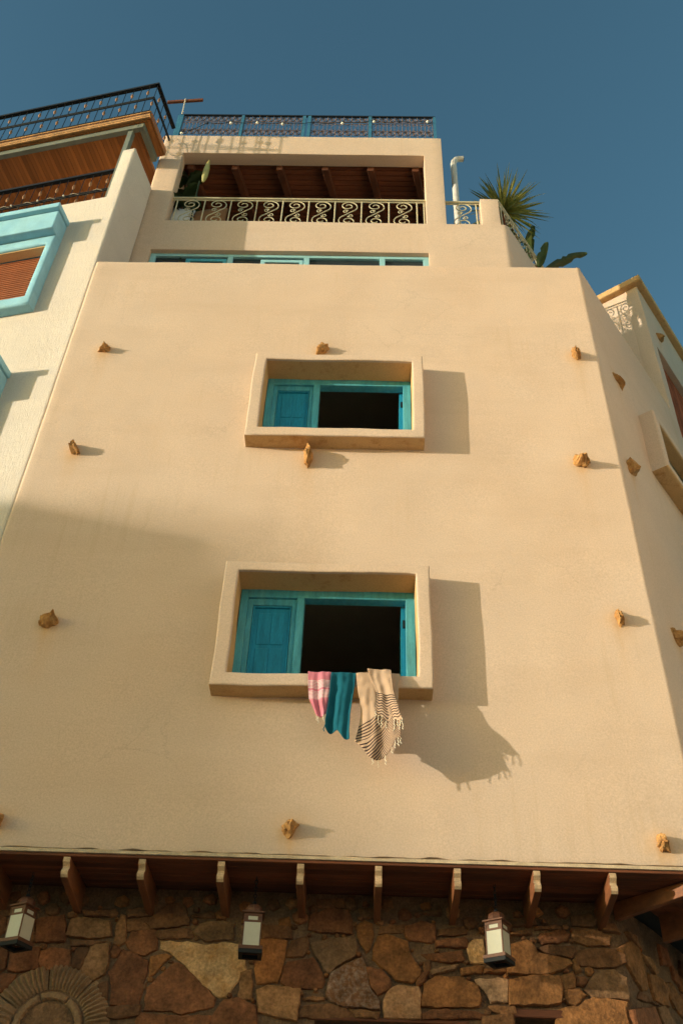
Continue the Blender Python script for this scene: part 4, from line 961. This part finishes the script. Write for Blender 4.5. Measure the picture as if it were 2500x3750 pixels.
c = MB(); c.tube([(0,0,0),(.02,0,.6),(.05,-.02,1.15)], [.07,.055,.03], 8); c.build('stem', MAT['banana'], bn, 60)
def rib_leaf(mid, wd, w, seed, m='banana'):
    """broad leaf along a curved midrib, with torn notches in its margin"""
    rn = random.Random(seed); pts, _ = resample3(mid, 18); vs_ = []; wd = Vector(wd).normalized(); b = MB()
    cuts = {rn.randrange(4,17): rn.choice((0,1)) for _ in range(5)}
    for i, p in enumerate(pts):
        f = i/18; ww = w*math.sin(math.pi*min(1,f*.90+.08))**.6; t = (pts[min(i+1,18)]-pts[max(i-1,0)]).normalized(); s_ = (wd-t*wd.dot(t)).normalized(); up_ = s_.cross(t)
        l, r = ww*(.6 if cuts.get(i) == 0 else 1), ww*(.6 if cuts.get(i) == 1 else 1)
        vs_ += [p-s_*l+up_*l*.35, p-s_*l*.5+up_*l*.22, p, p+s_*r*.5+up_*r*.22, p+s_*r+up_*r*.35]
    b.add(vs_, [(i*5+j, i*5+j+1, (i+1)*5+j+1, (i+1)*5+j) for i in range(18) for j in range(4)])
    return b.mesh('leaf', MAT[m], 180)
def resample3(pl3, n):
    P3 = [Vector(p) for p in pl3]; out = []
    for i in range(n+1):
        s_ = (len(P3)-1)*i/n; j = min(int(s_), len(P3)-2); f = s_-j
        p0, p1, p2, p3 = P3[max(j-1,0)], P3[j], P3[j+1], P3[min(j+2,len(P3)-1)]
        out.append(.5*((2*p1)+(p2-p0)*f+(2*p0-5*p1+4*p2-p3)*f*f+(3*p1-p0-3*p2+p3)*f**3))
    return out, 0
BO = Vector((2.30,1.75,13.1))
for mid, wd, w, sd in (([(2.36,1.74,14.55),(2.41,1.71,15.05),(2.50,1.66,15.50)], (.75,-.35,-.35), .085, 1), ([(2.40,1.76,14.2),(2.54,1.71,14.62),(2.66,1.64,15.02)], (.7,-.3,-.5), .085, 2),
        ([(2.40,1.76,14.15),(2.72,1.66,14.42),(2.95,1.58,14.53),(3.20,1.53,14.57)], (.05,-.55,.8), .075, 3)):
    put('leaf', rib_leaf([Vector(q)-BO for q in mid], wd, w, sd), bn)
cl = empty('climbing_vine', (2.05,1.0,13.95), 0, 'small leafy vine tangled in the sloping side railing', 'plant')
b = MB(); b.add([(0,0,0),(.035,.016,.006),(.065,0,0),(.035,-.016,.006)], [(0,1,2,3)]); lf = b.mesh('leaf', MAT['banana'])
rv = random.Random(4)
for i in range(150):
    t = rv.uniform(.15,1.6); p = ur + dR*t + nR*rv.uniform(-.05,.04)
    o = put('leaf', lf, cl, (p.x-2.05, p.y-1.0, rv.uniform(.02,.62)*(1 if rv.random() < .6 else .5)), (rv.uniform(0,6.3), rv.uniform(0,6.3), rv.uniform(0,6.3)))
c = MB(); c.tube([((ur+dR*t).x-2.05, (ur+dR*t).y-1.0, .1+.5*abs(math.sin(t*5))) for t in [.1+.05*i for i in range(30)]], .007, 5); c.build('vine_stem', MAT['dkwood'], cl, 60)
# loggia furnishings
pp = empty('loggia_plant', (-2.86,.98,13.1), 0, 'dark leafy pot plant in the shaded left corner of the loggia', 'plant')
c = MB(); c.lathe([(.09,0),(.13,.12),(.15,.3),(.13,.3),(.12,.28)], (0,0,0), 14); c.build('pot', MAT['cushion2'], pp, 60)
c = MB(); c.tube([(0,0,.28),(.02,0,1.2),(-.01,0,2.4)], [.02,.016,.01], 6); c.build('stem', MAT['dkwood'], pp, 60)
dk = broad(.42,.10,.35,7,'darkleaf')
for i in range(26):
    z = rv.uniform(1.35,2.55); put('leaf', dk, pp, (.0,0,z), (rv.uniform(-.4,.4), R(rv.uniform(-60,25)), rv.uniform(0,6.28)), (rv.uniform(.6,.95),)*3)
fl_ = empty('furled_banana_leaf', (-2.63,.80,13.1), 0, 'pale green furled leaf standing up in front of the loggia ceiling', 'leaf')
c = MB(); c.tube([(0,0,0),(.01,0,1.2),(0,0,2.12)], [.014,.012,.012], 7); c.build('stem', MAT['darkleaf'], fl_, 60)
c = MB(); c.lathe([(.012,2.10),(.030,2.17),(.046,2.28),(.050,2.38),(.044,2.50),(.026,2.64),(.004,2.76)], (0,0,0), 10); ob = c.build('spathe', MAT['bract'], fl_, 60); ob.rotation_euler = (0, R(1.5), 0)
def pillow(name, loc, sx, sy, sz, rot, m, label):
    bm = bmesh.new(); bmesh.ops.create_cube(bm, size=1); bmesh.ops.subdivide_edges(bm, edges=bm.edges[:], cuts=7, use_grid_fill=True)
    for v in bm.verts:
        x, y, z = v.co*2; e = (1-abs(x)**3.2*.85)*(1-abs(z)**3.2*.85); v.co = Vector((x*sx/2*(1-.06*(1-z*z)), y*sy/2*(.25+.75*e), z*sz/2*(1-.06*(1-x*x))))
    me = bpy.data.meshes.new(name); bm.to_mesh(me); bm.free(); me.materials.append(MAT[m]); me.shade_smooth()
    return tag(put(name, me, None, loc, rot), label, 'cushion', 'cushions on the loggia')
pillow('seat_cushion', (-2.84,1.0,14.55), .34, .14, .50, (R(-8),R(3),R(4)), 'cushion', 'white cushion behind the loggia railing in the left corner')
pillow('seat_cushion', (-2.42,1.02,14.58), .50, .16, .52, (R(-10),R(-4),R(-6)), 'cushion2', 'brown cushion behind the loggia railing beside the white one')
bn2 = empty('loggia_bench', (-2.5,1.1,13.1), 0, 'built-in bench below the loggia railing that carries the cushions', 'bench')
c = MB(); c.box(-.5,.6,-.17,.3,.0,1.2); c.build('plinth', MAT['plaster'], bn2)

# ------------------------------------------------------------------ houses round about, outside the picture, some added for shade and bounce
def shade_house(name, label, k, prof, depth, m):
    """house straight up the sunlight from the front: prof is where its outline throws its shadow edge (x, z on the front)"""
    off = -SUN*k; P_ = [(x+off.x, (z+off.z) if z else 0) for x, z in prof]; n = len(P_); bx = P_[0][0]
    e = empty(name, (bx, off.y, 0), 0, label, 'house'); q = MB(); sl_x = depth*SUN.x/SUN.y*1.1
    q.add([(x-bx,0,z) for x, z in P_]+[(x-bx-(sl_x if i in (1,2,3,4) else 0)*.0-depth*1.2,depth,z) for i, (x, z) in enumerate(P_)], [tuple(range(n)), tuple(range(n,2*n))[::-1]]+[(i,n+i,n+(i+1) % n,(i+1) % n) for i in range(n)])
    q.build('wall', MAT[m], e); return e
shade_house('unseen_street_house', 'nearer rendered house up the street beyond the left edge', 27, [(-9.5,0),(-1.15,0),(-1.15,5.2),(-1.25,7.52),(-3.4,7.98),(-6.5,8.4),(-9.5,8.4)], 5, 'white')
shade_house('unseen_street_house', 'farther unseen house added up the street to soften the shadow edge', 85, [(-9.0,0),(.05,0),(.05,4.3),(-.40,5.2),(-.42,7.0),(-1.4,7.75),(-9.0,7.9)], 6, 'white')  # added far off so the shadow edge falls softer
def plain_house(name, label, x0, x1, y0, y1, h, m):
    e = empty(name, ((x0+x1)/2,(y0+y1)/2,0), 0, label, 'house'); w, d = (x1-x0)/2, (y1-y0)/2
    b = MB(); b.box(-w,w,-d,d,0,h); bevel(b.build('wall', MAT[m], e), .05, 2)
    b = MB(); b.box(-w-.1,w+.1,-d-.1,d+.1,h+.003,h+.18); b.build('added_house_coping', MAT['plaster'], e); return e
plain_house('added_bounce_house', 'unseen plaster house added beyond the right edge for warm bounce light', 7.0, 16, -20, -2.2, 15, 'rose')  # added out of view: its sunlit wall throws warm fill onto the front
plain_house('added_blocker_house', 'unseen low house added behind the viewer to darken the ground floor', -45, 6, -20, -12, 4.8, 'rose')  # added out of view to block low sky glow from the base
